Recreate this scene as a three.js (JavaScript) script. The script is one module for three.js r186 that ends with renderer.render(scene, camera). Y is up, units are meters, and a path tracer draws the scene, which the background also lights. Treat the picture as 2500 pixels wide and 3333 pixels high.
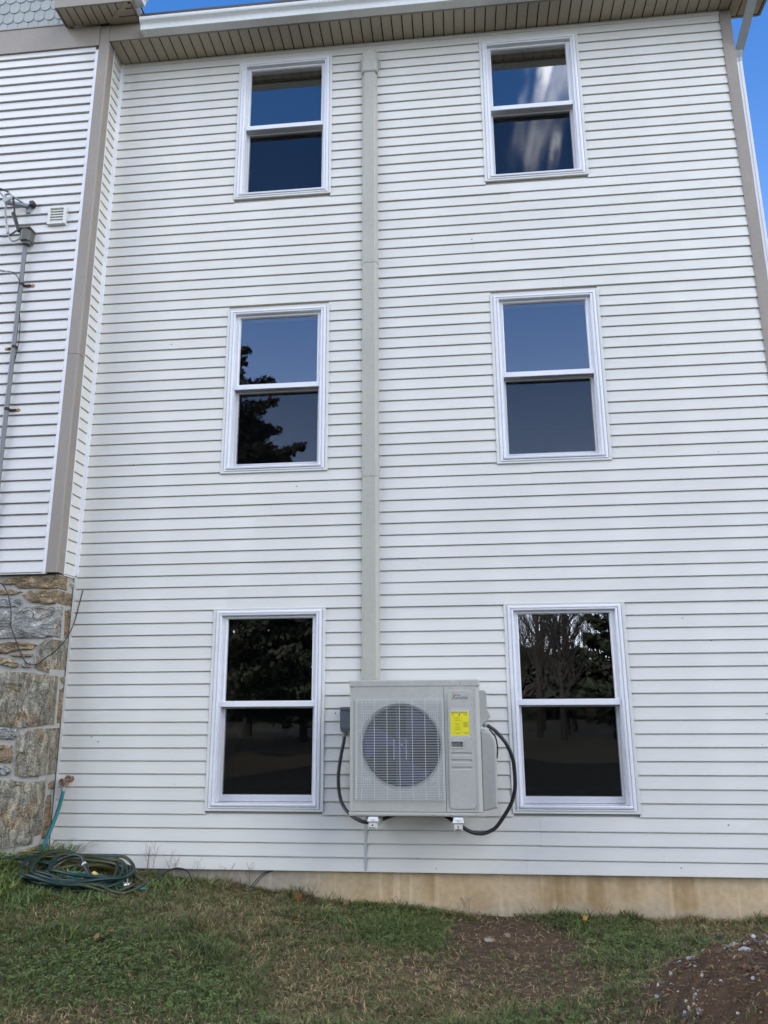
import * as THREE from 'three';
import { mergeGeometries } from 'three/addons/utils/BufferGeometryUtils.js';
import { RoundedBoxGeometry } from 'three/addons/geometries/RoundedBoxGeometry.js';
import { ImprovedNoise } from 'three/addons/math/ImprovedNoise.js';

// ------------------------------------------------------------------ camera, sky, sun, exposure
const scene = new THREE.Scene();
const camera = new THREE.PerspectiveCamera(67.79, 768 / 1024, 0.05, 600);
camera.rotation.set(0.24358, 0.10026, -0.00629, 'YXZ');
camera.position.set(0, 1.2695, 6.3149);

const renderer = new THREE.WebGLRenderer({ antialias: true });
renderer.setSize(768, 1024);
renderer.toneMapping = THREE.LinearToneMapping;
renderer.toneMappingExposure = 3.0;
renderer.shadowMap.enabled = true;

function rngOf(seed) {
  let s = seed >>> 0;
  return () => { s = (s + 0x6d2b79f5) | 0; let t = Math.imul(s ^ (s >>> 15), 1 | s); t = (t + Math.imul(t ^ (t >>> 7), 61 | t)) ^ t; return ((t ^ (t >>> 14)) >>> 0) / 4294967296; };
}
const PN = new ImprovedNoise();
const noise = (x, y = 0, z = 0) => PN.noise(x, y, z);
function fbm(x, y, z, oct = 4) { let a = 0, w = 0.5, n = 0; for (let i = 0; i < oct; i++) { a += w * noise(x, y, z); n += w; x = x * 2.03 + 5.1; y = y * 2.03 + 1.7; z = z * 2.03 + 3.3; w *= 0.5; } return a / n; }
const clamp = (x, a = 0, b = 1) => Math.min(b, Math.max(a, x));
const smooth = (a, b, x) => { const t = clamp((x - a) / (b - a)); return t * t * (3 - 2 * t); };
const lerp = (a, b, t) => a + (b - a) * t;

// the sun stands behind the house, so this whole side lies in open shade
const sunDir = new THREE.Vector3(-0.30, 0.47, -0.83).normalize();
{
  const W = 2048, H = 1024, data = new Float32Array(W * H * 4);
  const rnd = rngOf(77);
  // cloud patches on a flat layer, in units of x/y and z/y
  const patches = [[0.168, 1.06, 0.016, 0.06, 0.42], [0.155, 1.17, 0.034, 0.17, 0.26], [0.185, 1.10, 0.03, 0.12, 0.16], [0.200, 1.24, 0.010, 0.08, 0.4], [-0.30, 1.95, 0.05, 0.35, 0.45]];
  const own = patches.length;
  for (let i = 0; i < 130; i++) { const a = rnd() * Math.PI * 2, r = 0.8 + rnd() * 5.5, x = Math.cos(a) * r, z = Math.sin(a) * r, sz = (0.16 + r * 0.12) * (0.6 + rnd()); patches.push([x, z, sz * 1.3, sz, 0.6 + rnd() * 0.4]); }  // unseen bright clouds added around the sky to light the shaded wall
  for (let j = 0; j < H; j++) {
    const el = ((j + 0.5) / H - 0.5) * Math.PI, y = Math.sin(el), c = Math.cos(el);
    for (let i = 0; i < W; i++) {
      const az = ((i + 0.5) / W - 0.5) * 2 * Math.PI, x = Math.cos(az) * c, z = Math.sin(az) * c;
      const e = Math.max(el, 0) * 180 / Math.PI;
      const h = 0.88 * Math.exp(-e / 7.5) + 0.12 * Math.exp(-e / 16), h2 = Math.exp(-e / 50);
      let r = 0.001 + 0.010 * h2 + 1.95 * h, g = 0.009 + 0.135 * h2 + 1.97 * h, b = 0.06 + 0.40 * h2 + 1.86 * h;
      const sd = x * sunDir.x + y * sunDir.y + z * sunDir.z, glow = Math.pow(Math.max(sd, 0), 140);
      r += 0.5 * glow; g += 0.5 * glow; b += 0.45 * glow;
      if (y > 0.05) {
        const px = x / y, pz = z / y; let cov = 0;
        // added clouds fade out in view and where the panes mirror, leaving open blue
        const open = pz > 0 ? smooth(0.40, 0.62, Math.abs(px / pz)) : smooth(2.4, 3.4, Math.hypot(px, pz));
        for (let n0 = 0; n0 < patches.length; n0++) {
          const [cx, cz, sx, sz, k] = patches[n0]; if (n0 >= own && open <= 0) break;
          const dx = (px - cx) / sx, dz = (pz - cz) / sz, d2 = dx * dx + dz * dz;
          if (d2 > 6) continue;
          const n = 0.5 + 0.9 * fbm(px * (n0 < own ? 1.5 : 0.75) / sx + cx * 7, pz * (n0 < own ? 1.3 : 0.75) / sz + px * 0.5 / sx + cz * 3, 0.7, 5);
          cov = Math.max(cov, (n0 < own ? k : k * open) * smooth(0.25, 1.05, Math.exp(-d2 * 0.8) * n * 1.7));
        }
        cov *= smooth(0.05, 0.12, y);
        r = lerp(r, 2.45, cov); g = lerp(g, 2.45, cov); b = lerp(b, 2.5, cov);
      }
      if (el < 0) { const t = smooth(0, -0.12, el); r = lerp(r, 0.10, t); g = lerp(g, 0.11, t); b = lerp(b, 0.09, t); }
      const k = (j * W + i) * 4; data[k] = r; data[k + 1] = g; data[k + 2] = b; data[k + 3] = 1;
    }
  }
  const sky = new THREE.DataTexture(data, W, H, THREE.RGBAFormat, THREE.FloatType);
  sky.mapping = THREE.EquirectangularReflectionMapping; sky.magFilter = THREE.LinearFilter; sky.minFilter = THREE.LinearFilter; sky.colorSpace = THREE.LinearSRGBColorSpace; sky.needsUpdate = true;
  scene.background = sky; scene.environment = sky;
}
const sun = new THREE.DirectionalLight(new THREE.Color(1.0, 0.93, 0.82), 3.0);
sun.position.copy(sunDir).multiplyScalar(60);
sun.castShadow = true; sun.shadow.mapSize.set(2048, 2048);
Object.assign(sun.shadow.camera, { left: -30, right: 30, top: 30, bottom: -30, near: 1, far: 140 });
scene.add(sun);

// ------------------------------------------------------------------ naming and parts
const taken = new Map();
function numbered(name) { const n = taken.get(name) ?? 0; taken.set(name, n + 1); return n ? name + '_' + String(n).padStart(3, '0') : name; }
const baseOf = new WeakMap();
function tag(o, label, category, group, kind) { if (label) o.userData.label = label; if (category) o.userData.category = category; if (group) o.userData.group = group; if (kind) o.userData.kind = kind; return o; }
function thing(name, label, category, base = [0, 0, 0], group, kind) {
  const o = new THREE.Group(); o.name = numbered(name); o.position.set(...base); scene.add(o);
  baseOf.set(o, base); return tag(o, label, category, group, kind);
}
function solo(name, geo, mat, label, category, base, group, kind) {            // a thing that is one mesh; geometry given in world metres
  if (base) geo.translate(-base[0], -base[1], -base[2]);
  const m = new THREE.Mesh(geo, mat); m.name = numbered(name); if (base) m.position.set(...base);
  m.castShadow = m.receiveShadow = true; scene.add(m); baseOf.set(m, base ?? [0, 0, 0]); return tag(m, label, category, group, kind);
}
function part(parent, name, geo, mat, label, kind) {                            // geometry in world metres, moved into the thing's frame
  if (Array.isArray(geo)) geo = merge(geo);
  const b = baseOf.get(parent); geo.translate(-b[0], -b[1], -b[2]);
  const m = new THREE.Mesh(geo, mat); m.name = name; m.castShadow = m.receiveShadow = true; parent.add(m); baseOf.set(m, b);
  return tag(m, label, null, null, kind);
}
function place(parent, name, geo, mat, x, y, z, ry = 0, rz = 0, rx = 0) {       // a shared geometry set down at a world point
  const b = baseOf.get(parent), m = new THREE.Mesh(geo, mat); m.name = name; m.castShadow = m.receiveShadow = true;
  m.position.set(x - b[0], y - b[1], z - b[2]); m.rotation.set(rx, ry, rz); parent.add(m); baseOf.set(m, [x, y, z]); return m;
}

// ------------------------------------------------------------------ geometry helpers
function merge(list) {
  list = list.map((g) => { g = g.index ? g.toNonIndexed() : g; for (const k of Object.keys(g.attributes)) if (!['position', 'normal', 'uv'].includes(k)) g.deleteAttribute(k); return g; });
  return list.length === 1 ? list[0] : mergeGeometries(list);
}
function metricUV(g) {                                                            // uv in metres by the main direction of each face
  if (g.index) g = g.toNonIndexed();
  const p = g.attributes.position, uv = new Float32Array(p.count * 2), a = new THREE.Vector3(), b = new THREE.Vector3(), c = new THREE.Vector3();
  for (let i = 0; i < p.count; i += 3) {
    a.fromBufferAttribute(p, i); b.fromBufferAttribute(p, i + 1); c.fromBufferAttribute(p, i + 2);
    const n = b.clone().sub(a).cross(c.clone().sub(a)), ax = Math.abs(n.x), ay = Math.abs(n.y), az = Math.abs(n.z);
    [a, b, c].forEach((v, k) => { const q = (i + k) * 2; if (az >= ax && az >= ay) { uv[q] = v.x; uv[q + 1] = v.y; } else if (ax >= ay) { uv[q] = v.z; uv[q + 1] = v.y; } else { uv[q] = v.x; uv[q + 1] = v.z; } });
  }
  g.setAttribute('uv', new THREE.BufferAttribute(uv, 2)); return g;
}
function tris(list) {                                                             // list of polygons (3 or 4 points) -> flat-shaded geometry with metric uv
  const pos = [];
  for (const q of list) { pos.push(...q[0], ...q[1], ...q[2]); if (q.length > 3) pos.push(...q[0], ...q[2], ...q[3]); }
  const g = new THREE.BufferGeometry(); g.setAttribute('position', new THREE.Float32BufferAttribute(pos, 3)); g.computeVertexNormals(); return metricUV(g);
}
const box = (x0, x1, y0, y1, z0, z1) => metricUV(new THREE.BoxGeometry(x1 - x0, y1 - y0, z1 - z0).translate((x0 + x1) / 2, (y0 + y1) / 2, (z0 + z1) / 2));
const rbox = (x0, x1, y0, y1, z0, z1, r = 0.003, s = 2) => metricUV(new RoundedBoxGeometry(x1 - x0, y1 - y0, z1 - z0, s, r).translate((x0 + x1) / 2, (y0 + y1) / 2, (z0 + z1) / 2));
function keepNormals(g) { const n = g.attributes.normal; return n; }
function prismX(profile, x0, x1) {                                               // profile of [z, y], counter-clockwise seen from +x or not; closed
  const out = [], n = profile.length;
  for (let i = 0; i < n; i++) { const [z0, y0] = profile[i], [z1, y1] = profile[(i + 1) % n]; out.push([[x0, y0, z0], [x0, y1, z1], [x1, y1, z1], [x1, y0, z0]]); }
  const tri = THREE.ShapeUtils.triangulateShape(profile.map((p) => new THREE.Vector2(...p)), []);
  for (const [a, b, c] of tri) for (const x of [x0, x1]) { const t = [a, b, c].map((k) => [x, profile[k][1], profile[k][0]]); out.push(x === x0 ? t.reverse() : t); }
  return tris(out);
}
function prismY(profile, y0, y1, caps = true) {                                  // profile of [x, z]
  const out = [], n = profile.length;
  for (let i = 0; i < n; i++) { const [xa, za] = profile[i], [xb, zb] = profile[(i + 1) % n]; out.push([[xa, y0, za], [xb, y0, zb], [xb, y1, zb], [xa, y1, za]]); }
  if (caps) { const tri = THREE.ShapeUtils.triangulateShape(profile.map((p) => new THREE.Vector2(...p)), []); for (const t of tri) { out.push(t.map((k) => [profile[k][0], y1, profile[k][1]])); out.push(t.map((k) => [profile[k][0], y0, profile[k][1]]).reverse()); } }
  return tris(out);
}
function frameGeo(x0, x1, y0, y1, profile, scale = [1, 1, 1, 1]) {               // a mitred frame; profile of [inset, z], scale = bottom, right, top, left
  const [sb, sr, st, sl] = scale, out = [];
  const corner = (k, [d, z]) => [[x0 + d * sl, y0 + d * sb, z], [x1 - d * sr, y0 + d * sb, z], [x1 - d * sr, y1 - d * st, z], [x0 + d * sl, y1 - d * st, z]][k];
  for (let k = 0; k < 4; k++) for (let j = 0; j < profile.length - 1; j++) { const n = (k + 1) % 4; out.push([corner(k, profile[j]), corner(n, profile[j]), corner(n, profile[j + 1]), corner(k, profile[j + 1])]); }
  return tris(out);
}
function tube(points, r, seg = 40, sides = 8, tension = 0.5, closed = false) {
  const c = new THREE.CatmullRomCurve3(points.map((p) => new THREE.Vector3(...p)), closed, 'catmullrom', tension);
  return new THREE.TubeGeometry(c, seg, r, sides, closed);
}
function rod(a, b, r, r2 = r, sides = 8) {
  const A = new THREE.Vector3(...a), B = new THREE.Vector3(...b), d = B.clone().sub(A), g = new THREE.CylinderGeometry(r2, r, d.length(), sides);
  g.applyQuaternion(new THREE.Quaternion().setFromUnitVectors(new THREE.Vector3(0, 1, 0), d.normalize())); return g.translate(...A.add(B).multiplyScalar(0.5).toArray());
}
function roundRect(x0, x1, y0, y1, r, S = THREE.Shape) {
  const s = new S(); s.moveTo(x0 + r, y0); s.lineTo(x1 - r, y0); s.absarc(x1 - r, y0 + r, r, -Math.PI / 2, 0); s.lineTo(x1, y1 - r); s.absarc(x1 - r, y1 - r, r, 0, Math.PI / 2); s.lineTo(x0 + r, y1); s.absarc(x0 + r, y1 - r, r, Math.PI / 2, Math.PI); s.lineTo(x0, y0 + r); s.absarc(x0 + r, y0 + r, r, Math.PI, Math.PI * 1.5); return s;
}
function slab(shape, z0, z1, bevel = 0, seg = 12) {                               // a shape in x, y raised from z0 to z1
  const g = new THREE.ExtrudeGeometry(shape, { depth: z1 - z0 - bevel, bevelEnabled: bevel > 0, bevelThickness: bevel, bevelSize: bevel, bevelOffset: -bevel, bevelSegments: 3, curveSegments: seg });
  return g.translate(0, 0, z0);
}

// ------------------------------------------------------------------ procedural textures
function makeTex(w, h, f, repeat = [1, 1], color = true) {
  const d = new Uint8Array(w * h * 4);
  for (let j = 0; j < h; j++) for (let i = 0; i < w; i++) { const c = f(i / w, j / h), k = (j * w + i) * 4; d[k] = clamp(c[0]) * 255; d[k + 1] = clamp(c[1]) * 255; d[k + 2] = clamp(c[2]) * 255; d[k + 3] = 255; }
  const t = new THREE.DataTexture(d, w, h, THREE.RGBAFormat); t.wrapS = t.wrapT = THREE.RepeatWrapping; t.magFilter = THREE.LinearFilter; t.minFilter = THREE.LinearMipmapLinearFilter; t.generateMipmaps = true;
  t.repeat.set(...repeat); if (color) t.colorSpace = THREE.SRGBColorSpace; t.needsUpdate = true; return t;
}
// noise that tiles over the unit square
function tile(u, v, fx, fy, seed, oct = 4) { const a = fbm(u * fx, v * fy, seed, oct), b = fbm((u - 1) * fx, v * fy, seed, oct), c = fbm(u * fx, (v - 1) * fy, seed, oct), d = fbm((u - 1) * fx, (v - 1) * fy, seed, oct); return lerp(lerp(a, b, u), lerp(c, d, u), v); }
const std = (rgb, rough, extra = {}) => new THREE.MeshStandardMaterial({ color: new THREE.Color().setRGB(...rgb), roughness: rough, side: THREE.DoubleSide, ...extra });

const mottle = makeTex(512, 512, (u, v) => { const n = 0.955 + 0.05 * tile(u, v, 3, 3, 2.1, 4) + 0.03 * tile(u, v, 6, 60, 5.3, 3); return [n, n, n]; }, [0.6, 0.6]);
const vinylBump = makeTex(512, 512, (u, v) => { const n = 0.5 + 0.5 * tile(u, v, 4, 70, 9.7, 3) + 0.3 * tile(u, v, 3, 5, 1.2, 2); return [n, n, n]; }, [0.9, 0.9], false);
const grime = makeTex(512, 512, (u, v) => { const a = tile(u, v, 5, 3, 3.3, 5), n = 0.94 + 0.10 * a + 0.05 * tile(u, v, 40, 40, 8.1, 2); return [n, n, n * 0.99]; }, [0.7, 0.7]);

const SIDING = [[0.752, 0.732, 0.660], [0.738, 0.719, 0.649], [0.764, 0.745, 0.674]].map((c) => std(c, 0.42, { map: mottle, bumpMap: vinylBump, bumpScale: 0.0006 }));
const WING_SIDING = [[0.69, 0.678, 0.645], [0.67, 0.658, 0.625], [0.70, 0.688, 0.655]].map((c) => std(c, 0.4, { map: mottle, bumpMap: vinylBump, bumpScale: 0.0012 }));
const TRIM = std([0.74, 0.735, 0.68], 0.42, { map: mottle });
const WHITE = std([0.84, 0.845, 0.86], 0.3, { map: mottle });
const TAUPE = std([0.30, 0.262, 0.220], 0.45, { map: grime });
const SOFFIT = std([0.47, 0.40, 0.305], 0.55, { map: grime });
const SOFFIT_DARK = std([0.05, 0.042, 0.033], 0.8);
const GUTTER = std([0.78, 0.79, 0.77], 0.35, { map: grime });
const GALV = std([0.42, 0.44, 0.45], 0.42, { map: grime, metalness: 0.25 });
const SHEATH = std([0.35, 0.32, 0.27], 0.9);
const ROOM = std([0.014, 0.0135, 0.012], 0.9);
const ROOFING = std([0.09, 0.085, 0.08], 0.95, { map: grime });
const GLASS = new THREE.MeshPhysicalMaterial({ color: 0xffffff, roughness: 0.0, metalness: 0, transmission: 1, thickness: 0, ior: 2.25, side: THREE.DoubleSide });
const SCREEN = new THREE.MeshPhysicalMaterial({ color: new THREE.Color().setRGB(0.003, 0.0032, 0.0035), roughness: 0.9, specularIntensity: 0.05, transparent: true, opacity: 0.24, side: THREE.DoubleSide });
const BLACK = std([0.018, 0.018, 0.02], 0.45);
const CABLE = std([0.028, 0.028, 0.032], 0.5);

// ------------------------------------------------------------------ the lie of the ground
const groundKnots = [[-9, 0.25], [-4.2, 0.12], [-3.4, 0.04], [-2.9, -0.01], [-2.2, -0.09], [-1.85, -0.12], [-1.45, -0.175], [-1.07, -0.225], [-0.68, -0.25], [0, -0.30], [0.6, -0.30], [1.3, -0.31], [2.6, -0.30], [9, -0.32]];
function wallGround(x) { for (let i = 0; i < groundKnots.length - 1; i++) { const [a, ya] = groundKnots[i], [b, yb] = groundKnots[i + 1]; if (x <= b) return lerp(ya, yb, smooth(a, b, Math.max(x, a)) * 0.5 + 0.5 * clamp((x - a) / (b - a))); } return -0.32; }
const moundAt = (x, z) => { const dx = (x - 1.90) / 1.16, dz = (z - 1.80) / 1.02, d = Math.sqrt(dx * dx + dz * dz) + 0.12 * noise(x * 4, z * 4, 2.2); return smooth(1.05, 0.35, d); };
const dirtAt = (x, z) => { const n = 0.62 * fbm(x * 3.1, z * 3.1, 4.4, 5); const a = smooth(1.15, 0.55, Math.hypot((x - 0.32) / 0.60, (z - 0.56) / 0.56) + n), b = smooth(1.1, 0.5, Math.hypot((x - 0.20) / 0.72, (z - 1.20) / 0.44) + n * 1.3) * 0.85, c = smooth(1.1, 0.4, Math.hypot((x - 0.86) / 0.4, (z - 1.95) / 0.45) + n) * 0.8, d = smooth(1.0, 0.4, Math.hypot((x + 1.05) / 0.28, (z - 0.78) / 0.12) + n) * 0.5; return Math.max(a, b, c, d, 1.15 * smooth(0.05, 0.35, moundAt(x, z) + 0.1 * n)); };
function groundH(x, z) {
  const far = smooth(0, 5, z); let y = lerp(wallGround(x), -0.36, far);
  if (z > -0.5 && z < 7) { y += 0.012 * fbm(x * 2.2, z * 2.2, 7.7, 3) + 0.010 * fbm(x * 9, z * 9, 1.4, 2) * (0.4 + dirtAt(x, z)); const m = moundAt(x, z); y += 0.30 * m + 0.10 * m * fbm(x * 5, z * 5, 3.1, 5) + 0.016 * m * noise(x * 30, z * 30, 0.4); }
  return y;
}
{
  const axis = (lo, hi, step, far, n) => { const a = []; for (let i = n; i > 0; i--) a.push(lo - (Math.pow(i / n, 3) * far)); for (let x = lo; x <= hi + 1e-6; x += step) a.push(x); for (let i = 1; i <= n; i++) a.push(hi + Math.pow(i / n, 3) * far); return a; };
  const xs = axis(-5, 4, 0.03, 280, 14), zs = axis(-0.2, 3.4, 0.03, 280, 14), pos = [], col = [], uv = [], idx = [];
  const soil = [0.128, 0.074, 0.036], thatch = [0.150, 0.108, 0.048], lawn = [0.055, 0.052, 0.018];
  for (const z of zs) for (const x of xs) {
    const near = x > -5.5 && x < 4.5 && z > -0.5 && z < 4; const y = z < -0.21 ? -0.5 : groundH(x, z); pos.push(x, y, z); uv.push(x, z);
    const d = near ? clamp(dirtAt(x, z)) : 0, g = 0.5 + 0.5 * fbm(x * 1.1, z * 1.1, 9.2, 3), n = 1 + 0.5 * fbm(x * 5, z * 5, 2.9, 3);
    for (let k = 0; k < 3; k++) col.push(lerp(lerp(thatch[k], lawn[k], near ? smooth(0.3, 0.8, g) : 0.8), soil[k], d) * n);
  }
  const W = xs.length; for (let j = 0; j < zs.length - 1; j++) for (let i = 0; i < W - 1; i++) { const a = j * W + i; idx.push(a, a + W, a + 1, a + 1, a + W, a + W + 1); }
  const g = new THREE.BufferGeometry(); g.setAttribute('position', new THREE.Float32BufferAttribute(pos, 3)); g.setAttribute('color', new THREE.Float32BufferAttribute(col, 3)); g.setAttribute('uv', new THREE.Float32BufferAttribute(uv, 2)); g.setIndex(idx); g.computeVertexNormals();
  const earth = makeTex(512, 512, (u, v) => { const n = 0.72 + 0.45 * tile(u, v, 14, 14, 1.1, 4) + 0.25 * tile(u, v, 60, 60, 6.1, 2); return [n, n, n]; }, [1.1, 1.1]);
  const earthBump = makeTex(512, 512, (u, v) => { const n = 0.5 + 0.6 * tile(u, v, 22, 22, 4.1, 4); return [n, n, n]; }, [1.4, 1.4], false);
  const m = solo('ground', g, std([1, 1, 1], 0.95, { vertexColors: true, map: earth, bumpMap: earthBump, bumpScale: 0.02 }), null, null, null, null, 'structure');
}

// ------------------------------------------------------------------ siding boards
const COURSE = 0.1016;
const boardCache = new Map();
function boardGeo(len, butt, drop = 0) {                                         // bottom edge at y = 0, left end at x = 0
  const key = len.toFixed(3) + butt + drop; if (boardCache.has(key)) return boardCache.get(key);
  const gr = drop || 0.0090, g = prismX([[0, 0], [butt - 0.0012, 0], [butt, 0.0012], [butt + 0.0002, 0.005], [butt * 0.48, COURSE - gr - 0.0008], [butt * 0.42, COURSE - gr], [0.0008, COURSE - gr + 0.0006], [0.0008, COURSE + 0.003], [0, COURSE + 0.003]], 0, len);
  boardCache.set(key, g); return g;
}
const rb = rngOf(5);
function layBoard(parent, mats, x0, x1, y, z, butt, gr = 0) { return place(parent, 'siding_board', boardGeo(x1 - x0, butt, gr), mats[Math.floor(rb() * mats.length)], x0, y + (rb() - 0.5) * 0.0012, z, 0, (rb() - 0.5) * 0.0010, (rb() - 0.5) * 0.010); }

// ------------------------------------------------------------------ the house
const WIN_W = 0.962, WIN_H = 1.612;
const winX = [-2.09, 0.342], winY = [0.430, 3.233, 6.021];
const house = thing('house', 'three storey cream clapboard house wall with six white double hung windows', 'house', [-0.3, -0.3, 0]);
{
  // courses, cut around the windows; the longer ones are lapped from two lengths
  const xl = -3.335, xr = 2.662;
  for (let c = 0; c < 75; c++) {
    const y = c * COURSE, mid = y + COURSE / 2, band = winY.find((w) => mid > w + 0.0 && mid < w + WIN_H - 0.01);
    let runs;
    if (band !== undefined) runs = [[xl, winX[0] + 0.008], [winX[0] + WIN_W - 0.008, winX[1] + 0.008], [winX[1] + WIN_W - 0.008, xr]];
    else { const r = rngOf(Math.floor(c / 2) * 17 + 3)(); const cut = xl + 1.2 + r * 3.6; runs = [[xl, cut], [cut - 0.025, xr]]; }
    runs.forEach(([a, b], k) => layBoard(house, SIDING, a, b, y, band === undefined && k === 1 ? 0.0026 : 0, 0.0195));
  }
  // frieze board below the soffit with its little channel
  part(house, 'frieze_board', [box(xl, xr, 7.623, 7.737, 0, 0.016), prismX([[0.016, 7.700], [0.022, 7.700], [0.026, 7.706], [0.026, 7.737], [0.016, 7.737]], xl, xr)], TRIM);
  // corner trims
  part(house, 'corner_trim', [box(-3.358, -3.3305, 2.352, 7.74, 0.0, 0.030), box(-3.3305, -3.3265, 2.352, 7.74, 0.004, 0.028)], WHITE);
  part(house, 'corner_trim', [box(-3.358, -3.334, 0.0, 2.347, 0.0, 0.016)], TRIM);
  part(house, 'corner_post', [box(2.656, 2.755, 0.0, 7.735, -0.10, 0.026), box(2.652, 2.660, 0.0, 7.73, 0.0, 0.0285)], TAUPE);
  // sheathing with window openings, and the body of the house behind it
  const sh = new THREE.Shape(); sh.moveTo(-3.36, 0); sh.lineTo(2.74, 0); sh.lineTo(2.74, 7.9); sh.lineTo(-3.36, 7.9);
  for (const x of winX) for (const y of winY) { const h = new THREE.Path(); h.moveTo(x + 0.075, y + 0.06); h.lineTo(x + 0.075, y + WIN_H - 0.06); h.lineTo(x + WIN_W - 0.075, y + WIN_H - 0.06); h.lineTo(x + WIN_W - 0.075, y + 0.06); sh.holes.push(h); }
  part(house, 'wall', metricUV(slab(sh, -0.16, -0.0008)), SHEATH);
  part(house, 'side_wall', [box(2.60, 2.74, 0, 7.9, -8, -0.161), box(-3.50, -3.361, 0, 7.9, -8, -0.161), box(-3.36, 2.599, 0, 7.9, -8.15, -8.001)], TRIM);
  part(house, 'floor', [box(-3.36, 2.6, -0.10, 0.06, -8, -0.161), box(-3.36, 2.6, 2.55, 2.75, -8, -0.161), box(-3.36, 2.6, 5.33, 5.53, -8, -0.161), box(-3.36, 2.6, 7.75, 7.9, -8, -0.161)], ROOM);
  part(house, 'inner_wall', [box(-0.75, -0.65, 0.06, 2.55, -5, -0.161), box(-0.75, -0.65, 2.75, 5.33, -5, -0.161), box(-0.75, -0.65, 5.53, 7.75, -5, -0.161), box(-3.36, 2.6, 0.06, 7.7, -5.1, -5.0)], ROOM);
}
// small dark insects and nail heads dotted over the boards
{
  const r = rngOf(99), at = [[-0.68, 5.53], [-0.36, 5.50], [0.20, 5.42], [2.17, 3.27], [2.05, 1.93], [2.25, 1.94], [1.75, 1.90], [1.95, 1.72], [2.30, 1.16], [2.24, 0.93], [2.13, 0.33], [1.44, 0.10], [1.56, 0.06], [1.58, 0.02], [-0.39, 0.10], [-0.25, 0.03], [-3.08, 1.0], [-3.02, 0.96], [-1.04, 1.18], [-2.35, 0.63], [-2.62, 4.52], [1.93, 0.36], [-1.4, 3.1], [-2.9, 3.35], [0.9, 3.05]];
  part(house, 'specks', at.map(([x, y]) => new THREE.SphereGeometry(0.0034 + 0.002 * r(), 7, 5).scale(1.3, 1, 0.6).translate(x, y, 0.0165)), BLACK, null, 'stuff');
}
// poured concrete foundation under the siding
{
  const conc = makeTex(2048, 256, (u, v) => {
    const s = 0.5 + 0.8 * fbm(u * 46, v * 0.7, 3.9, 4), s2 = 0.5 + 0.8 * fbm(u * 13, v * 0.6, 8.3, 3), sp = fbm(u * 140, v * 14, 2.2, 3), low = smooth(0.72, 0.56, v + 0.16 * fbm(u * 30, v * 2, 5.5, 3));
    const stain = smooth(0.18, 0.62, s2 * (0.5 + s) * 0.75) * smooth(0.34, 0.55, u) * (1 - 0.6 * low);
    const base = [0.77, 0.69, 0.56], brown = [0.63, 0.53, 0.38], grey = [0.66, 0.63, 0.57]; const k = smooth(0.42, 0.32, u + 0.05 * s);
    const streak = smooth(0.62, 0.75, 0.5 + 0.7 * fbm(u * 90, v * 0.5, 1.7, 2)) * 0.06;
    return [0, 1, 2].map((i) => lerp(lerp(base[i], brown[i], stain), grey[i], Math.max(k, low * 0.5)) * (1 + 0.10 * sp) + streak);
  }, [1 / 6.12, 1 / 0.62]);
  conc.offset.set(3.36 / 6.12, 0.62 / 0.62);
  const m = std([0.98, 0.94, 0.88], 0.9, { map: conc, bumpMap: grime, bumpScale: 0.004 });
  part(house, 'foundation', [box(-3.345, 2.735, -0.9, -0.006, -0.3, -0.022)], m, 'stained poured concrete foundation strip');
}
// windows: one is built, the other five are copies
const windowProto = (() => {
  const w = new THREE.Group(); w.name = 'window'; baseOf.set(w, [0, 0, 0]); const W = WIN_W, H = WIN_H;
  part(w, 'trim', frameGeo(0, W, 0, H, [[0, 0], [0, 0.024], [0.003, 0.0275], [0.024, 0.0255], [0.0275, 0.020], [0.0275, 0]]), TRIM);
  part(w, 'frame', frameGeo(0, W, 0, H, [[0.0285, 0], [0.0285, 0.024], [0.033, 0.031], [0.040, 0.033], [0.052, 0.033], [0.054, 0.025], [0.058, 0.024], [0.061, 0.031], [0.070, 0.030], [0.076, 0.026], [0.076, -0.10]], [0.62, 1, 0.82, 1]), WHITE);
  part(w, 'sill', [prismX([[-0.1, 0.048], [-0.1, 0.064], [0.040, 0.057], [0.043, 0.052], [0.040, 0.040], [0.030, 0.036], [0.030, 0.048]], 0.060, W - 0.060)], WHITE);
  const x0 = 0.0762, x1 = W - 0.0762, yr = 0.803, yt = H - 0.0628;
  part(w, 'upper_sash', [frameGeo(x0, x1, yr, yt, [[0, -0.055], [0, -0.010], [0.030, -0.008], [0.034, -0.012], [0.040, -0.022], [0.040, -0.055]], [0.2, 1, 0.62, 1])], WHITE);
  part(w, 'meeting_rail', [rbox(x0 + 0.001, x1 - 0.001, yr, yr + 0.047, -0.055, 0.004, 0.004)], WHITE);
  part(w, 'pane', box(x0 + 0.036, x1 - 0.036, yr + 0.044, yt - 0.022, -0.0335, -0.0330), GLASS);
  part(w, 'screen_track', box(x0 + 0.0002, x0 + 0.014, 0.062, yr, -0.06, 0.006), WHITE);
  part(w, 'screen_track', box(x1 - 0.014, x1 - 0.0002, 0.062, yr, -0.06, 0.006), WHITE);
  part(w, 'lower_sash', [frameGeo(x0 + 0.0005, x1 - 0.0005, 0.066, yr + 0.02, [[0, -0.098], [0, -0.062], [0.030, -0.061], [0.034, -0.065], [0.037, -0.074], [0.037, -0.098]], [1.35, 1, 0.9, 1])], std([0.55, 0.55, 0.57], 0.4));
  part(w, 'pane', box(x0 + 0.034, x1 - 0.034, 0.10, yr, -0.0855, -0.0850), GLASS);
  part(w, 'screen', box(x0 + 0.036, x1 - 0.036, 0.113, yr - 0.012, -0.0705, -0.0700), SCREEN);
  return w;
})();
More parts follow.
